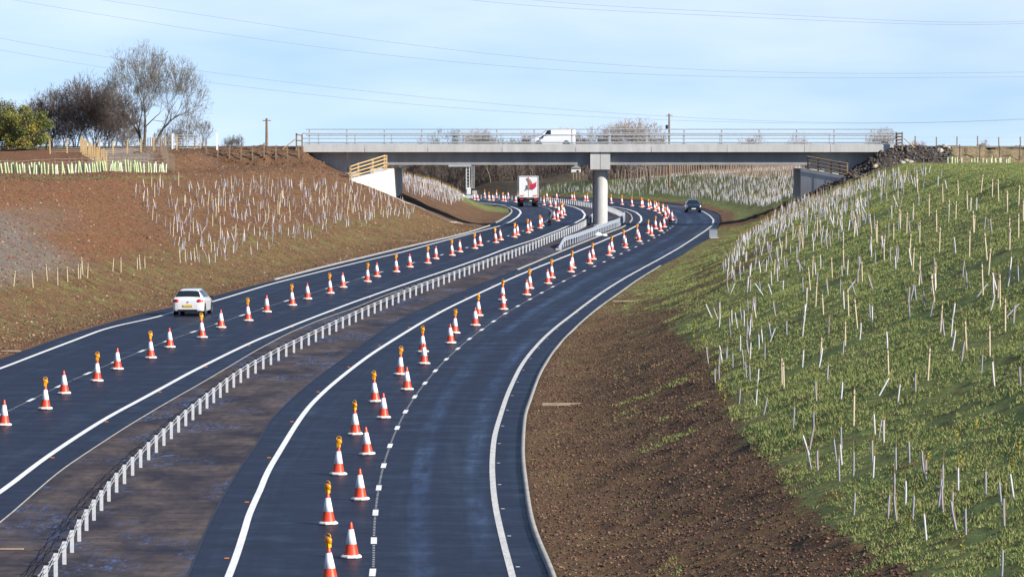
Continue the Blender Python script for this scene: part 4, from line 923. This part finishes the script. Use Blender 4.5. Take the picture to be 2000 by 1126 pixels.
# ------------------------------------------------------------ post and wire fences
def post_fence(label, pts, h, m, wires=4, size=.10, name='wire_fence', mw=None, topdark=False, zfun=gz, nmax=100):
    r = empty(name, (pts[0][0], pts[0][1], zfun(*pts[0]))); tag(r, label, 'fence'); b = Vector(r.location); P3 = []
    pm = MB(); pm.box((0, 0, h/2-.15), (size, size, h+.3)); pme = pm.me('post', m); rest = MB()
    for i, (x, y) in enumerate(pts):
        z = zfun(x, y); P3.append(Vector((x, y, z))-b)
        if i < nmax: q = link('post', pme, r, P3[-1]); q.rotation_euler = (rng.gauss(0, .02), rng.gauss(0, .025), 0); q.scale = (1, 1, rng.uniform(.94, 1.06))
    if wires:
        mb = MB()
        for k in range(wires):
            zz = h*(.12+.80*k/max(1, wires-1))
            for a, c in zip(P3[:-1], P3[1:]): mb.tube(a+Vector((0, -.06, zz)), c+Vector((0, -.06, zz)), .007, n=3, caps=False)
        mb.build('fence_wire', mw or M_GALV, r)
    return r
def lerp_pts(L, n):                                          # px,Y control points -> n world points
    q = [(at(px, 300, Y).x, Y) for px, Y in L]; out = []
    d = [0]
    for a, b in zip(q[:-1], q[1:]): d.append(d[-1]+math.hypot(b[0]-a[0], b[1]-a[1]))
    for k in range(n):
        s = d[-1]*k/(n-1)
        for j in range(len(q)-1):
            if s <= d[j+1]+1e-6: f = (s-d[j])/(d[j+1]-d[j]); out.append((q[j][0]+(q[j+1][0]-q[j][0])*f, q[j][1]+(q[j+1][1]-q[j][1])*f)); break
    return out
post_fence('weathered post and wire fence behind the lime shelters on the left crest', lerp_pts([(-12, 356), (322, 380)], 27), 1.25, M_TIMBD, 5, .08)
post_fence('post and mesh fence at the far side of the pale track on the left', lerp_pts([(98, 437), (180, 440), (290, 446), (345, 450)], 10), 1.35, M_TIMB, 7, .12)
post_fence('diagonal row of close new yellow fence posts beside the pale track', lerp_pts([(158, 440), (208, 386)], 13), 1.5, M_TIMB, 4, .13)
post_fence('close set wire fence climbing from the left crest to the bridge approach', lerp_pts([(340, 376), (330, 400), (315, 425), (289, 441)], 22), 1.45, M_TIMBD, 5, .09)
post_fence('sturdy timber post fence along the left bridge approach', lerp_pts([(313, 452), (332, 452.4), (375, 452.6), (397, 452.6), (428, 452.6), (465, 452.6), (491, 452.7), (540, 452.8), (584, 453.0)], 13), 1.35, M_TIMBD, 4, .13)
def brace(px0, py0, px1, py1, Y, label): 
    mb = MB(); a = at(px0, py0, Y); b = at(px1, py1, Y); mb.tube((0, 0, 0), b-a, .06, n=6); o = mb.build('timber_strut', M_TIMB); o.location = a; tag(o, label, 'strut')
brace(377, 293, 396, 277, 452.3, 'diagonal timber strut propping a fence post left of the metal gate')
brace(552, 291, 578, 271, 452.6, 'dark timber strut by the fence at the left end of the bridge')
brace(1786, 288, 1766, 270, 452.4, 'brown timber strut at the right end of the bridge')
# metal field gate
r = empty('field_gate', at(338, 290, 451.6)); tag(r, 'galvanised metal field gate between white posts on the left approach', 'gate'); b0 = Vector(r.location)
def gp(px, py): return at(px, py, 451.6)-b0
mb = MB()
for py in (264, 269, 274, 279, 284, 289): mb.tube(gp(340, py), gp(392, py), .025, n=5)
mb.tube(gp(340, 263), gp(340, 290), .03, n=5); mb.tube(gp(392, 263), gp(392, 290), .03, n=5); mb.tube(gp(366, 263), gp(366, 290), .02, n=5); mb.build('gate_leaf', M_GALV, r)
for px in (337, 424):
    mb = MB(); q = gp(px, 292); mb.box((q.x, q.y, q.z+.75), (.16, .16, 1.6)); mb.build('gate_post', mat('white_painted_post', (.7,.7,.7), .6), r)
# right approach
RA = []
rt = lerp_pts([(1796, 452.6), (2030, 452.6)], 7); post_fence('tall dark post and wire fence on the right bridge approach', rt, 1.45, mat('dark_post', (.05, .048, .05), .7), 4, .08)
post_fence('shorter brown post and wire fence behind the right approach road', [(at(px, 280, 468).x, 468.) for px in (1788, 1829, 1869, 1909.5, 1951, 1993, 2034)], 1.15, M_TIMBD, 3, .11, zfun=lambda x, y: CZ-.45)
wall_fence([(wp(1750.5, 291, 454.4), 1.65), (wp(1762, 290, 454.2), 1.6)], 'timber_fence', 'short stout timber fence end against the right end of the bridge', 5, M_TIMBD)
wall_fence([(wp(579, 290, 454.2), 1.5), (wp(590, 290, 454.6), 1.4)], 'timber_fence', 'short stout timber fence end against the left end of the bridge', 3, M_TIMBD)
# long close fence beyond the bridge on the right bank
fl = lerp_pts([(1552, 590), (1500, 622), (1420, 676), (1300, 735), (1190, 775), (1120, 800)], 92)
post_fence('long fence of close set brown posts on the crest of the far right bank', fl, 1.75, mat('brown_pale', (.26, .18, .13), .85, var=.3), 3, .14)
# ------------------------------------------------------------ trees
def seg_mesh(name, S, m, sides=3):
    S = np.array(S, np.float32); a = S[:, :3]; b = S[:, 3:6]; r0 = S[:, 6]; r1 = S[:, 7]; n = len(S)
    d = b-a; d /= np.linalg.norm(d, axis=1, keepdims=True)+1e-9
    up = np.where(np.abs(d[:, 2:3]) > .9, np.array([[1., 0, 0]]), np.array([[0, 0, 1.]])); u = np.cross(d, up); u /= np.linalg.norm(u, axis=1, keepdims=True)+1e-9; v = np.cross(d, u)
    ang = np.arange(sides)*2*np.pi/sides; ca = np.cos(ang)[None, :, None]; sa = np.sin(ang)[None, :, None]
    R0 = a[:, None]+(u[:, None]*ca+v[:, None]*sa)*r0[:, None, None]; R1 = b[:, None]+(u[:, None]*ca+v[:, None]*sa)*r1[:, None, None]
    co = np.concatenate([R0, R1], 1).reshape(-1, 3); base = np.arange(n)*2*sides; i = np.arange(sides); j = (i+1) % sides
    q = np.stack([base[:, None]+i, base[:, None]+j, base[:, None]+j+sides, base[:, None]+i+sides], -1).reshape(-1, 4)
    return mesh_np(name, co, quads=q, mats=m, smooth=True)
def bare_tree(seed, H, rt, spread=1.0, stems=1, maxl=6, dens=1.0, rmin=.012, low=.25, env=.45, envz=1.0):
    rg = random.Random(seed); T_ = []; C_ = []
    def grow(p, d, L, r, lv):
        n = 4 if lv < 3 else 2 if lv < maxl else 1; q = p.copy(); pts = []
        for i in range(n):
            d = (d+Vector((rg.gauss(0, .12), rg.gauss(0, .12), rg.gauss(.03, .06)))).normalized(); e = q+d*(L/n); ra = r*(1-.4*i/n); rb = r*(1-.4*(i+1)/n)
            (T_ if lv <= 1 else C_).append((*q, *e, ra, rb)); q = e; pts.append((q.copy(), d.copy(), rb))
        if lv >= maxl: return
        if lv == 0: k = 3
        elif lv < 3: k = rg.randint(3, 4)
        else: k = rg.randint(2, 4) if dens >= 1 else rg.randint(2, 3)
        a0 = rg.uniform(0, 6.28)
        for c in range(k):
            pt, dd, rr = pts[-1] if c < 2 else pts[rg.randint(max(0, n-3), n-1)]
            a = a0+c*2.4+rg.uniform(-.4, .4); o = dd.orthogonal().normalized(); o = Matrix.Rotation(a, 3, dd) @ o
            an = (rg.uniform(.35, .75) if c else rg.uniform(.12, .38))*spread
            nd = (dd*math.cos(an)+o*math.sin(an)); nd.z += .13 if lv > 2 else .05; nd.normalize()
            grow(pt, nd, L*(rg.uniform(.68, .84) if c < 2 else rg.uniform(.55, .75)), max(rmin, rr*rg.uniform(.5, .72)), lv+1)
    cuts = [0]
    for s in range(stems):
        a = s*2.1+rg.uniform(-.3, .3); k = .17*(stems > 1)
        d = Vector((math.cos(a)*k, math.sin(a)*k, 1)).normalized()
        grow(Vector((math.cos(a)*.3*(stems > 1), math.sin(a)*.25*(stems > 1), -.2)), d, H*low*rg.uniform(.85, 1.1), rt*rg.uniform(.8, 1), 0); cuts.append(len(T_))
    A = np.array(C_); T2 = np.array(T_); zmax = np.percentile(A[:, 5], 99.7); f = H/zmax; sx = min(1.25, env*H*1.9/(np.percentile(np.hypot(A[:, 3], A[:, 4]), 98)*2*f))
    for M_ in (T2, A): M_[:, [2, 5]] *= f; M_[:, [0, 1, 3, 4]] *= f*max(.8, sx)
    R = H*env*1.06; cz_ = H*(1-.56*envz); q_ = np.hypot(A[:, 3], A[:, 4])/R; qz = (A[:, 5]-cz_)/(H-cz_); jit = np.random.default_rng(seed).uniform(-.22, .22, len(A))
    keep = q_**2+np.where(qz > 0, qz, qz*.62)**2 < 1.12+jit; A = A[keep]
    return [T2[a:b] for a, b in zip(cuts[:-1], cuts[1:])], A
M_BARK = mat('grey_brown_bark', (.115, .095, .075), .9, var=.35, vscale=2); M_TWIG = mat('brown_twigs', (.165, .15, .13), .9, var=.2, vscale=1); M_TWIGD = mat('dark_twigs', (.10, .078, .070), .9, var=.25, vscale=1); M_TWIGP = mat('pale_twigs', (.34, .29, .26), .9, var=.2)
def tree(label, X, Y, T_, A, mt, mc, z=None, group=None, rz=0, sc=1, meshes=None):
    r = empty('bare_tree', (X, Y, (gz(X, Y) if z is None else z)-.1), rz); r.scale = (sc, sc, sc); tag(r, label, 'tree', group)
    if meshes is None: meshes = ([seg_mesh('trunk', t, mt, 6) for t in T_], seg_mesh('crown', A, mc, 3))
    for t in meshes[0]: link('trunk', t, r)
    link('crown', meshes[1], r); return meshes
def tX(px, Y): return at(px, 280, Y).x
Tt, At = bare_tree(106, 11.9, .26, 1.12, 3, 7, 1, .012, .17, .50); tree('large spreading bare ash tree standing behind the left track fence', tX(288, 490), 490, Tt, At, M_BARK, M_TWIG, z=CZ-1.2)
for i, (px, Y, H, sd, lab) in enumerate(((108, 500, 7.8, 21, 'dense dark bare tree behind the green shrub, left of its group'), (160, 497, 9.0, 22, 'dense dark bare tree in the middle of the dark group'), (196, 500, 8.2, 23, 'dark bare tree right of its group with pale stems'), (75, 505, 6.4, 24, 'low dark purple brown tree rising just behind the green shrub'), (222, 503, 7.0, 28, 'thin dark bare tree between the dark group and the large ash'))):
    Tt, At = bare_tree(sd, H, .12, 1.2, 6, 6, 1, .015, .07, .50, 1.35); tree(lab, tX(px, Y), Y, Tt, At, M_BARK, M_TWIGD, z=CZ-1.35, group='dark bare trees on the left skyline')
for px, Y, H, sd, lab in ((372, 498, 4.9, 31, 'small pale bare tree right of the large ash'), (330, 500, 3.6, 32, 'low bare bush under the right side of the large ash'), (455, 520, 2.6, 33, 'small bare bush beyond the fence right of the field gate'), (250, 500, 3.6, 35, 'low bare bush left of the large ash trunk')):
    Tt, At = bare_tree(sd, H, .06, 1.2, 5, 5, 1, .012, .10, .5, 1.2); tree(lab, tX(px, Y), Y, Tt, At, M_BARK, M_TWIG, z=CZ-1.2)
# leafy evergreen shrubs at the left edge
def leafy(label, px, Y, W, H, n, seed, cols, z):
    rg = np.random.default_rng(seed); r = empty('evergreen_shrub', (tX(px, Y), Y, z)); tag(r, label, 'shrub')
    Tt, At = bare_tree(seed, H*.9, .10, 1.3, 4, 5, 1, .02, .2); link('stem', seg_mesh('stem', np.concatenate(Tt+[At]), M_BARK, 4), r)
    nc = 46; cc = rg.normal(size=(nc, 3)); cc /= np.linalg.norm(cc, axis=1, keepdims=True); cc *= rg.uniform(.35, 1, (nc, 1))**.5; C3 = np.stack([cc[:, 0]*W*.42, cc[:, 1]*W*.4, H*.52+cc[:, 2]*H*.42], -1); rad = rg.uniform(.35, .85, nc)
    k = rg.integers(0, nc, n); p = C3[k]+rg.normal(size=(n, 3))*rad[k, None]*.45; p = p[(p[:, 2] > .15)]; n = len(p)
    a = rg.normal(size=(n, 3)); a /= np.linalg.norm(a, axis=1, keepdims=True); b = np.cross(a, rg.normal(size=(n, 3))); b /= np.linalg.norm(b, axis=1, keepdims=True); s = rg.uniform(.05, .11, (n, 1))
    co = np.stack([p-a*s, p+b*s*.55, p+a*s, p-b*s*.55], 1).reshape(-1, 3); q = np.arange(n*4).reshape(-1, 4)
    ms = [mat('leaf_%d%d' % (seed, i), c, .55, var=.2) for i, c in enumerate(cols)]
    me = mesh_np('foliage', co, quads=q, mats=ms, midx=(k % len(cols))); link('foliage', me, r)
leafy('large olive green leafy shrub at the left edge of the photo', 48, 482, 6.4, 5.6, 26000, 41, ((.20, .20, .04), (.10, .125, .03), (.30, .25, .04)), CZ-1.5)
leafy('paler yellow green shrub cut by the left frame edge', 2, 486, 4.0, 6.8, 14000, 42, ((.14, .14, .045), (.08, .09, .03), (.17, .16, .07)), CZ-1.5)
# woodland beyond the bend
WV = []
for sd, H, st in ((51, 9, 1), (52, 8, 2), (53, 9.5, 1), (54, 7.5, 3)):
    Tt, At = bare_tree(sd, H, .19, 1.1, st, 6, 1, .022, .26); WV.append(([seg_mesh('trunk', t, M_BARK, 5) for t in Tt], seg_mesh('crown', At, (M_TWIG, M_TWIGD, M_TWIGP, M_TWIGD)[sd-51], 3), H))
n_ = 0
for i in range(44):
    px = 770+ (1175-770)*(i+.5)/44+rng.uniform(-5, 5); Y = 845+rng.uniform(0, 45); v = WV[i % 4]
    tree(('bare woodland tree beyond the far bend, left of the lorry' if px < 1010 else 'bare woodland tree beyond the far bend, between the lorry and the pier'), tX(px, Y), Y, None, None, None, None, group='woodland trees seen under the bridge', rz=rng.uniform(0, 6), sc=rng.uniform(.8, 1.15), meshes=v[:2])
for i in range(20):
    px = 1200+370*(i+.5)/20+rng.uniform(-6, 6); Y = 760+rng.uniform(0, 40); v = WV[(i*3+1) % 4]
    tree('dark hedgerow tree behind the long fence on the far right bank', tX(px, Y), Y, None, None, None, None, group='hedgerow trees behind the far right bank', rz=rng.uniform(0, 6), sc=rng.uniform(.5, .62), meshes=v[:2], z=CZ-6.6)
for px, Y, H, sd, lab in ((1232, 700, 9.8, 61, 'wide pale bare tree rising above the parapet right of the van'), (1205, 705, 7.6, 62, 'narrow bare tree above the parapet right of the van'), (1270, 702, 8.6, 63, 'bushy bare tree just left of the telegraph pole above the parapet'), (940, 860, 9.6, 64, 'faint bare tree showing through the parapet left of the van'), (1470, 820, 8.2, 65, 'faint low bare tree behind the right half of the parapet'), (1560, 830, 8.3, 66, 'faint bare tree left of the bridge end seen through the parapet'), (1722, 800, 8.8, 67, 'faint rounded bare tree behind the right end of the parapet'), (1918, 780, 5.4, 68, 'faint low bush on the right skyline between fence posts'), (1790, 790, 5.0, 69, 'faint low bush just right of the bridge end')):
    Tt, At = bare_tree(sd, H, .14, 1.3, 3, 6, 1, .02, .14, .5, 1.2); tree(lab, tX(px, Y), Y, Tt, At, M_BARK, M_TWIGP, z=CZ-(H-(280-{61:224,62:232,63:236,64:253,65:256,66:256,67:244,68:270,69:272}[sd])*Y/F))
# dense undergrowth beneath the wood
def thicket(name, label, x0, x1, y0, y1, h, n, seed, m, z=None):
    rg = np.random.default_rng(seed); x = rg.uniform(x0, x1, n); y = rg.uniform(y0, y1, n); zb = (ground(x, y, False) if z is None else np.full(n, z)); a = np.stack([x, y, zb+rg.uniform(0, h*.6, n)], -1)
    hh = h*(.7+.5*(vnoise(x*.25, y*.2, 5)+.5)); b = a+np.stack([rg.normal(0, .5, n), rg.normal(0, .5, n), rg.uniform(.25, .8, n)*hh], -1)
    r = rg.uniform(.015, .045, n); me = seg_mesh(name, np.concatenate([a, b, r[:, None], r[:, None]*.4], 1), m, 3); tag(link(name, me), label, 'undergrowth', kind='stuff')
thicket('undergrowth', 'tangle of dark bare undergrowth beneath the far wood', -26, 30, 850, 885, 3.6, 9000, 3, M_TWIGD)
thicket('hedge', 'dark bare hedge behind the long fence on the far right bank', 13, 48, 770, 800, 3.3, 9000, 4, M_TWIGD, CZ-6.8)
# pale house beyond the trees
r = empty('white_house', (tX(1125, 846), 846, CZ-6.6)); tag(r, 'small white house half hidden by trees beyond the green mound', 'house')
mb = MB(); mb.box((0, 0, 1.0), (1.7, 2.4, 2.2)); mb.build('wall', M_CONCW, r)
mb = MB(); mb.add([(-1.0, -1.4, 2.1), (1.0, -1.4, 2.1), (1.0, 1.4, 2.1), (-1.0, 1.4, 2.1), (0, -1.4, 2.75), (0, 1.4, 2.75)], [(0, 1, 4), (2, 3, 5), (0, 4, 5, 3), (1, 2, 5, 4), (0, 3, 2, 1)]); mb.build('roof', M_CONCD, r)
mb = MB(); mb.box((.3, -1.22, 1.5), (.4, .05, .5)); mb.build('window', M_GLASS, r)
# ------------------------------------------------------------ gantry mast with cabinets
Yg = 742; zg = float(ground(np.array([tX(912, Yg)]), np.array([Yg]), False)[0]); r = empty('signal_gantry', (tX(914, Yg), Yg, zg)); tag(r, 'tall grey steel signal gantry mast with ladder beyond the bridge', 'gantry')
def zz2(py): return at(0, py, Yg).z-zg
mb = MB()
for dx in (-.26, .26): mb.box((dx, 0, 3.2), (.14, .2, 6.6))
for k in range(12): mb.box((0, 0, .6+k*.5), (.4, .08, .06))
mb.build('mast', M_GALV, r)
mb = MB(); mb.box((.62, -.1, 3.4), (.06, .06, 3.6)); mb.box((.98, -.1, 3.4), (.06, .06, 3.6))
for k in range(12): mb.box((.8, -.1, 1.8+k*.3), (.32, .04, .04))
mb.build('ladder', M_GALV, r)
mb = MB(); mb.box((-1.3, 0, zz2(322.5)), (3.6, .7, .5)); mb.build('sign_boom', M_GALVD, r)
mb = MB(); mb.box((.15, -.45, 1.25), (.62, .1, 1.1)); mb.build('notice_plate', M_WHITE, r)
mb = MB(); mb.box((0, 0, .25), (1.3, 1.2, .6)); mb.build('plinth', M_CONC, r)
for dx, hh, lab in ((-1.0, .8, 'grey equipment cabinet left of the gantry foot'), (1.05, 1.25, 'taller grey equipment cabinet right of the gantry foot')):
    r = empty('equipment_cabinet', (tX(914, Yg)+dx, Yg-.2, zg)); tag(r, lab, 'cabinet'); mb = MB(); mb.box((0, 0, hh/2), (.75, .4, hh)); mb.build('cabinet_body', M_GALV, r); mb = MB(); mb.box((0, -.21, hh/2), (.66, .02, hh-.12)); mb.build('door', M_GALVD, r)
# ------------------------------------------------------------ poles and overhead wires
def pole(px, pyt, pyb, Y, label, extra=None):
    a = at(px, pyb, Y); b = at(px, pyt, Y); r = empty('telegraph_pole', a); tag(r, label, 'pole'); mb = MB(); mb.tube((0, 0, -.5), (0, 0, (b-a).z), .17, .12, n=10); mb.build('shaft', M_TIMBD, r)
    mb = MB(); mb.box((0, 0, (b-a).z-.25), (.9, .1, .1)); mb.build('crossarm', M_TIMBD, r)
    if extra: mb = MB(); mb.box((-.35, 0, (b-a).z-1.9), (.35, .35, .6)); mb.build('transformer', M_BLACK, r)
pole(521, 231, 292, 500, 'slim dark wooden pole on the skyline left of the bridge'); pole(1307, 222, 357, 660, 'tall wooden telegraph pole standing behind the bridge right of the pier', True)
WIRES = [([(100,-14),(205,0),(500,47),(800,85),(1200,128),(1600,142),(2050,140)], 'uppermost of four cables sagging from the upper left'), ([(-60,-14),(30,0),(400,62),(700,100),(1100,138),(1500,151),(2050,150)], 'second overhead cable from the upper left, just under the uppermost'), ([(-50,65),(0,74),(400,140),(700,176),(1100,214),(1400,232),(1600,239),(2050,228)], 'third overhead cable, entering at the left above the bare ash'), ([(-50,89),(0,97),(400,160),(800,203),(1150,228),(1400,237),(1700,241),(2050,231)], 'lowest overhead cable running just above the bridge'), ([(860,-8),(940,4),(1100,14),(1300,27),(1600,40),(2050,43)], 'lower of two thin cables in the upper right sky'), ([(960,-10),(1040,0),(1300,18),(1600,33),(2050,38)], 'upper of two thin cables in the upper right sky')]
M_WIRE = mat('cable_grey', (.26, .28, .33), .6)
for pts, lab in WIRES:
    X_ = np.array([p[0] for p in pts]); Y_ = np.array([p[1] for p in pts]); cf = np.polyfit(X_, Y_, 4); g = np.linspace(X_[0], X_[-1], 60); mb = MB(); o0 = at(g[0], float(np.polyval(cf, g[0])), 640)
    pr = None
    for x_ in g:
        p = at(x_, float(np.polyval(cf, x_)), 640)-o0
        if pr is not None: mb.tube(pr, p, .026, n=4, caps=False)
        pr = p
    o = mb.build('power_cable', M_WIRE); o.location = o0; tag(o, lab, 'cable')
# ------------------------------------------------------------ stones, clods and grass tufts
def rocks(name, label, px_, n, size, seed, m, dz=0):
    pass
def shards(name, label, pts, smin, smax, seed, mats, flat=.6):
    rg = np.random.default_rng(seed); n = len(pts); s = smin+(smax-smin)*rg.uniform(0, 1, (n, 1))**2.6; 
    oct_ = np.array([(1,0,0),(0,1,0),(-1,0,0),(0,-1,0),(0,0,1),(0,0,-1)], float); co = oct_[None]*s[:, None]*rg.uniform(.55, 1.2, (n, 6, 1)); co[:, :, 2] *= flat
    a = rg.uniform(0, 6.3, n); c, sn = np.cos(a)[:, None], np.sin(a)[:, None]; x = co[:, :, 0]*c-co[:, :, 1]*sn; y = co[:, :, 0]*sn+co[:, :, 1]*c; co[:, :, 0] = x; co[:, :, 1] = y
    co += pts[:, None]; t = np.array([(0,1,4),(1,2,4),(2,3,4),(3,0,4),(1,0,5),(2,1,5),(3,2,5),(0,3,5)]); tr = (np.arange(n)*6)[:, None, None]+t[None]
    me = mesh_np(name, co.reshape(-1, 3), tris=tr.reshape(-1, 3), mats=mats, midx=np.repeat(rg.integers(0, len(mats), n), 8)); tag(link(name, me), label, name.replace('_', ' '), kind='stuff')
RG = np.random.default_rng(8)
def samp(n, y0, y1, key, sgn, t0, t1, pw=1.6):
    Y = y0+(y1-y0)*RG.uniform(0, 1, n)**pw; t = RG.uniform(t0, t1, n); X = P[key](Y)+sgn*t; Z = ground(X, Y); px, py = proj(X, Y, Z); return X, Y, Z, px, py
M_ST1 = mat('tan_stone', (.34, .26, .18), .85, var=.3); M_ST2 = mat('brown_clod', (.085, .05, .032), .95, var=.3); M_ST3 = mat('pale_stone', (.32, .29, .25), .8, var=.2); M_ST4 = mat('dark_rubble', (.07, .06, .055), .9, var=.4)
X, Y, Z, px, py = samp(120000, 92, 360, 'RK', 1, .25, 16, 1.5); gr_ = cover(X, Y, px, py)[0]; k = (px < 2030) & (gr_+RG.uniform(-.3, .3, len(X)) < .42)
pts = np.stack([X, Y, Z+.01], -1)[k]; M_CA = mat('soil_clod_a', (.115, .062, .037), .95, var=.35); M_CB = mat('soil_clod_b', (.165, .10, .058), .95, var=.35); M_CC = mat('soil_clod_c', (.055, .030, .020), .95, var=.3)
shards('stones', 'small tan stones and soil clods scattered on the right verge', pts, .02, .088, 1, [M_CA]*10+[M_CC]*10+[M_CB]*4)
pts = pts[::7]; shards('pebbles', 'pale pebbles scattered on the right verge', pts+np.array([[.07, .05, .0]]), .015, .045, 11, [M_ST1, M_ST3, M_CB])
X, Y, Z, px, py = samp(90000, 215, 452, 'LE', -1, .3, 27, 1.15); k = (px > -20); shards('stones', 'small pale stones scattered over the brown left bank', np.stack([X, Y, Z], -1)[k], .03, .125, 2, [M_CA]*8+[M_CC]*5+[M_CB]*4+[mat('red_clod', (.22, .095, .048), .95, var=.35)]*6+[M_ST1])
def box_samp(n, x0, x1, y0, y1): X = RG.uniform(x0, x1, n); Y = RG.uniform(y0, y1, n); return X, Y, ground(X, Y)
X, Y, Z = box_samp(5200, 29.5, 44, 440, 455); rb = cover(X, Y, *proj(X, Y, Z))[3]; k = rb > .3; shards('rubble', 'black broken stone rubble banked against the right bridge end', np.stack([X, Y, Z], -1)[k], .08, .30, 3, [M_ST4, M_ST4, M_ST4, M_ST4, M_ST2, mat('grey_rubble', (.12,.11,.10), .9, var=.4)], .8)
X, Y, Z = box_samp(2600, -36, -15, 441, 455); shards('clods', 'reddish soil clods on the embankment left of the bridge', np.stack([X, Y, Z], -1), .05, .17, 4, [M_ST2, mat('red_clod'), M_ST2, M_ST4], .8)
for i, (px_, py_, s) in enumerate(((1834, 297, .42), (1844, 291, .3), (1852, 294, .25), (1762, 323, .3), (1770, 319, .3), (1709, 330, .35), (1712, 325, .2), (1779, 321, .3))):
    x, y = hit(px_, py_, 400); rg = random.Random(i); bm = bmesh.new(); bmesh.ops.create_icosphere(bm, subdivisions=2, radius=s)
    for v in bm.verts: v.co *= rg.uniform(.75, 1.15); v.co.z *= .7
    me = bpy.data.meshes.new('boulder'); bm.to_mesh(me); bm.free(); me.materials.append(M_ST3 if i not in (5, 6) else M_ST1); o = link('boulder', me); o.location = (x, y, gz(x, y)+s*.3)
    tag(o, '%s pale boulder from the left lying on the black rubble right of the bridge' % ordn((5, 7, 8, 3, 4, 1, 2, 6)[i] if False else {0:6,1:7,2:8,3:3,4:4,5:1,6:2,7:5}[i]), 'boulder', 'pale boulders on the black rubble')
def tufts(name, label, X, Y, Z, hmin, hmax, mats, seed, blades=3):
    rg = np.random.default_rng(seed); n = len(X)*blades; bx = np.repeat(X, blades)+rg.normal(0, .045, n); by = np.repeat(Y, blades)+rg.normal(0, .045, n); bz2 = np.repeat(Z, blades)-.01
    h = rg.uniform(hmin, hmax, n); a = rg.uniform(0, 6.283, n); w_ = rg.uniform(.006, .014, n)*1.3; h *= np.repeat(.55+.9*np.clip(fbm(X*.5, Y*.35, 91, 3)+.5, 0, 1), blades); l = rg.normal(0, .45, (n, 2))*h[:, None]
    p0 = np.stack([bx-np.cos(a)*w_, by-np.sin(a)*w_, bz2], -1); p1 = np.stack([bx+np.cos(a)*w_, by+np.sin(a)*w_, bz2], -1); p2 = np.stack([bx+l[:, 0], by+l[:, 1], bz2+h], -1)
    me = mesh_np(name, np.stack([p0, p1, p2], 1).reshape(-1, 3), tris=np.arange(n*3).reshape(-1, 3), mats=mats, midx=rg.integers(0, len(mats), n)); tag(link(name, me), label, 'grass', kind='stuff')
M_G = [mat('grass_e', (.20, .25, .08), .85, spec=.2), mat('grass_a', (.16, .215, .06), .8, spec=.2), mat('grass_b', (.24, .26, .095), .8, spec=.2), mat('grass_c', (.12, .18, .052), .8, spec=.2), mat('grass_d', (.29, .25, .12), .8, spec=.2)]
X, Y, Z, px, py = samp(380000, 90, 430, 'RK', 1, 1.5, 30, 1.7); gr_ = cover(X, Y, px, py)[0]; nz = fbm(X*.9, Y*.6, 77, 3)+.9*fbm(X*.25, Y*.16, 88, 3)
k = (px < 2020) & (px > 1200) & (py > 320) & (gr_+nz*1.1 > .55) & ((gr_ > .42) | (nz > .62)); tufts('grass', 'short new grass growing in patches over the right bank', X[k], Y[k], Z[k], .03, .12, M_G, 5, 4)
# tiny yellow weeds
mb = MB()
def weed(px_, py_, i):
    x, y = hit(px_, py_); rg = random.Random(i); mb = MB(); h = rg.uniform(.3, .5)
    mb.tube((0, 0, 0), (.02, 0, h), .006, n=3); r = empty('weed', (x, y, gz(x, y))); tag(r, 'small yellow leaved weed growing on the right bank', 'weed', 'yellow weeds on the right bank'); mb.build('stem', M_CANE, r); mb = MB()
    for k in range(16):
        z = h*rg.uniform(.35, 1.05); a = rg.uniform(0, 6.28); s = .05; c = Vector((math.cos(a)*.04, math.sin(a)*.04, z)); d = Vector((math.cos(a), math.sin(a), .5))*s; e = Vector((-math.sin(a), math.cos(a), .3))*s*.5
        mb.add([c-d, c+e, c+d, c-e], [(0, 1, 2, 3)])
    mb.build('leaves', mat('yellow_leaf', (.42, .40, .05), .6), r)
for i, (x1, y1) in enumerate(((815,105),(1178,265),(1412,305),(1795,330),(1040,740),(1420,1000),(1380,150),(1840,190),(1525,60))): weed(1500+x1/3.754, 826+y1/3.754, i)
for i, (x1, y1) in enumerate(((1520,635),(1715,655),(1560,715),(1340,125),(1330,250),(1400,265))): weed(1000+x1/3.754, 600+y1/3.754, 40+i)
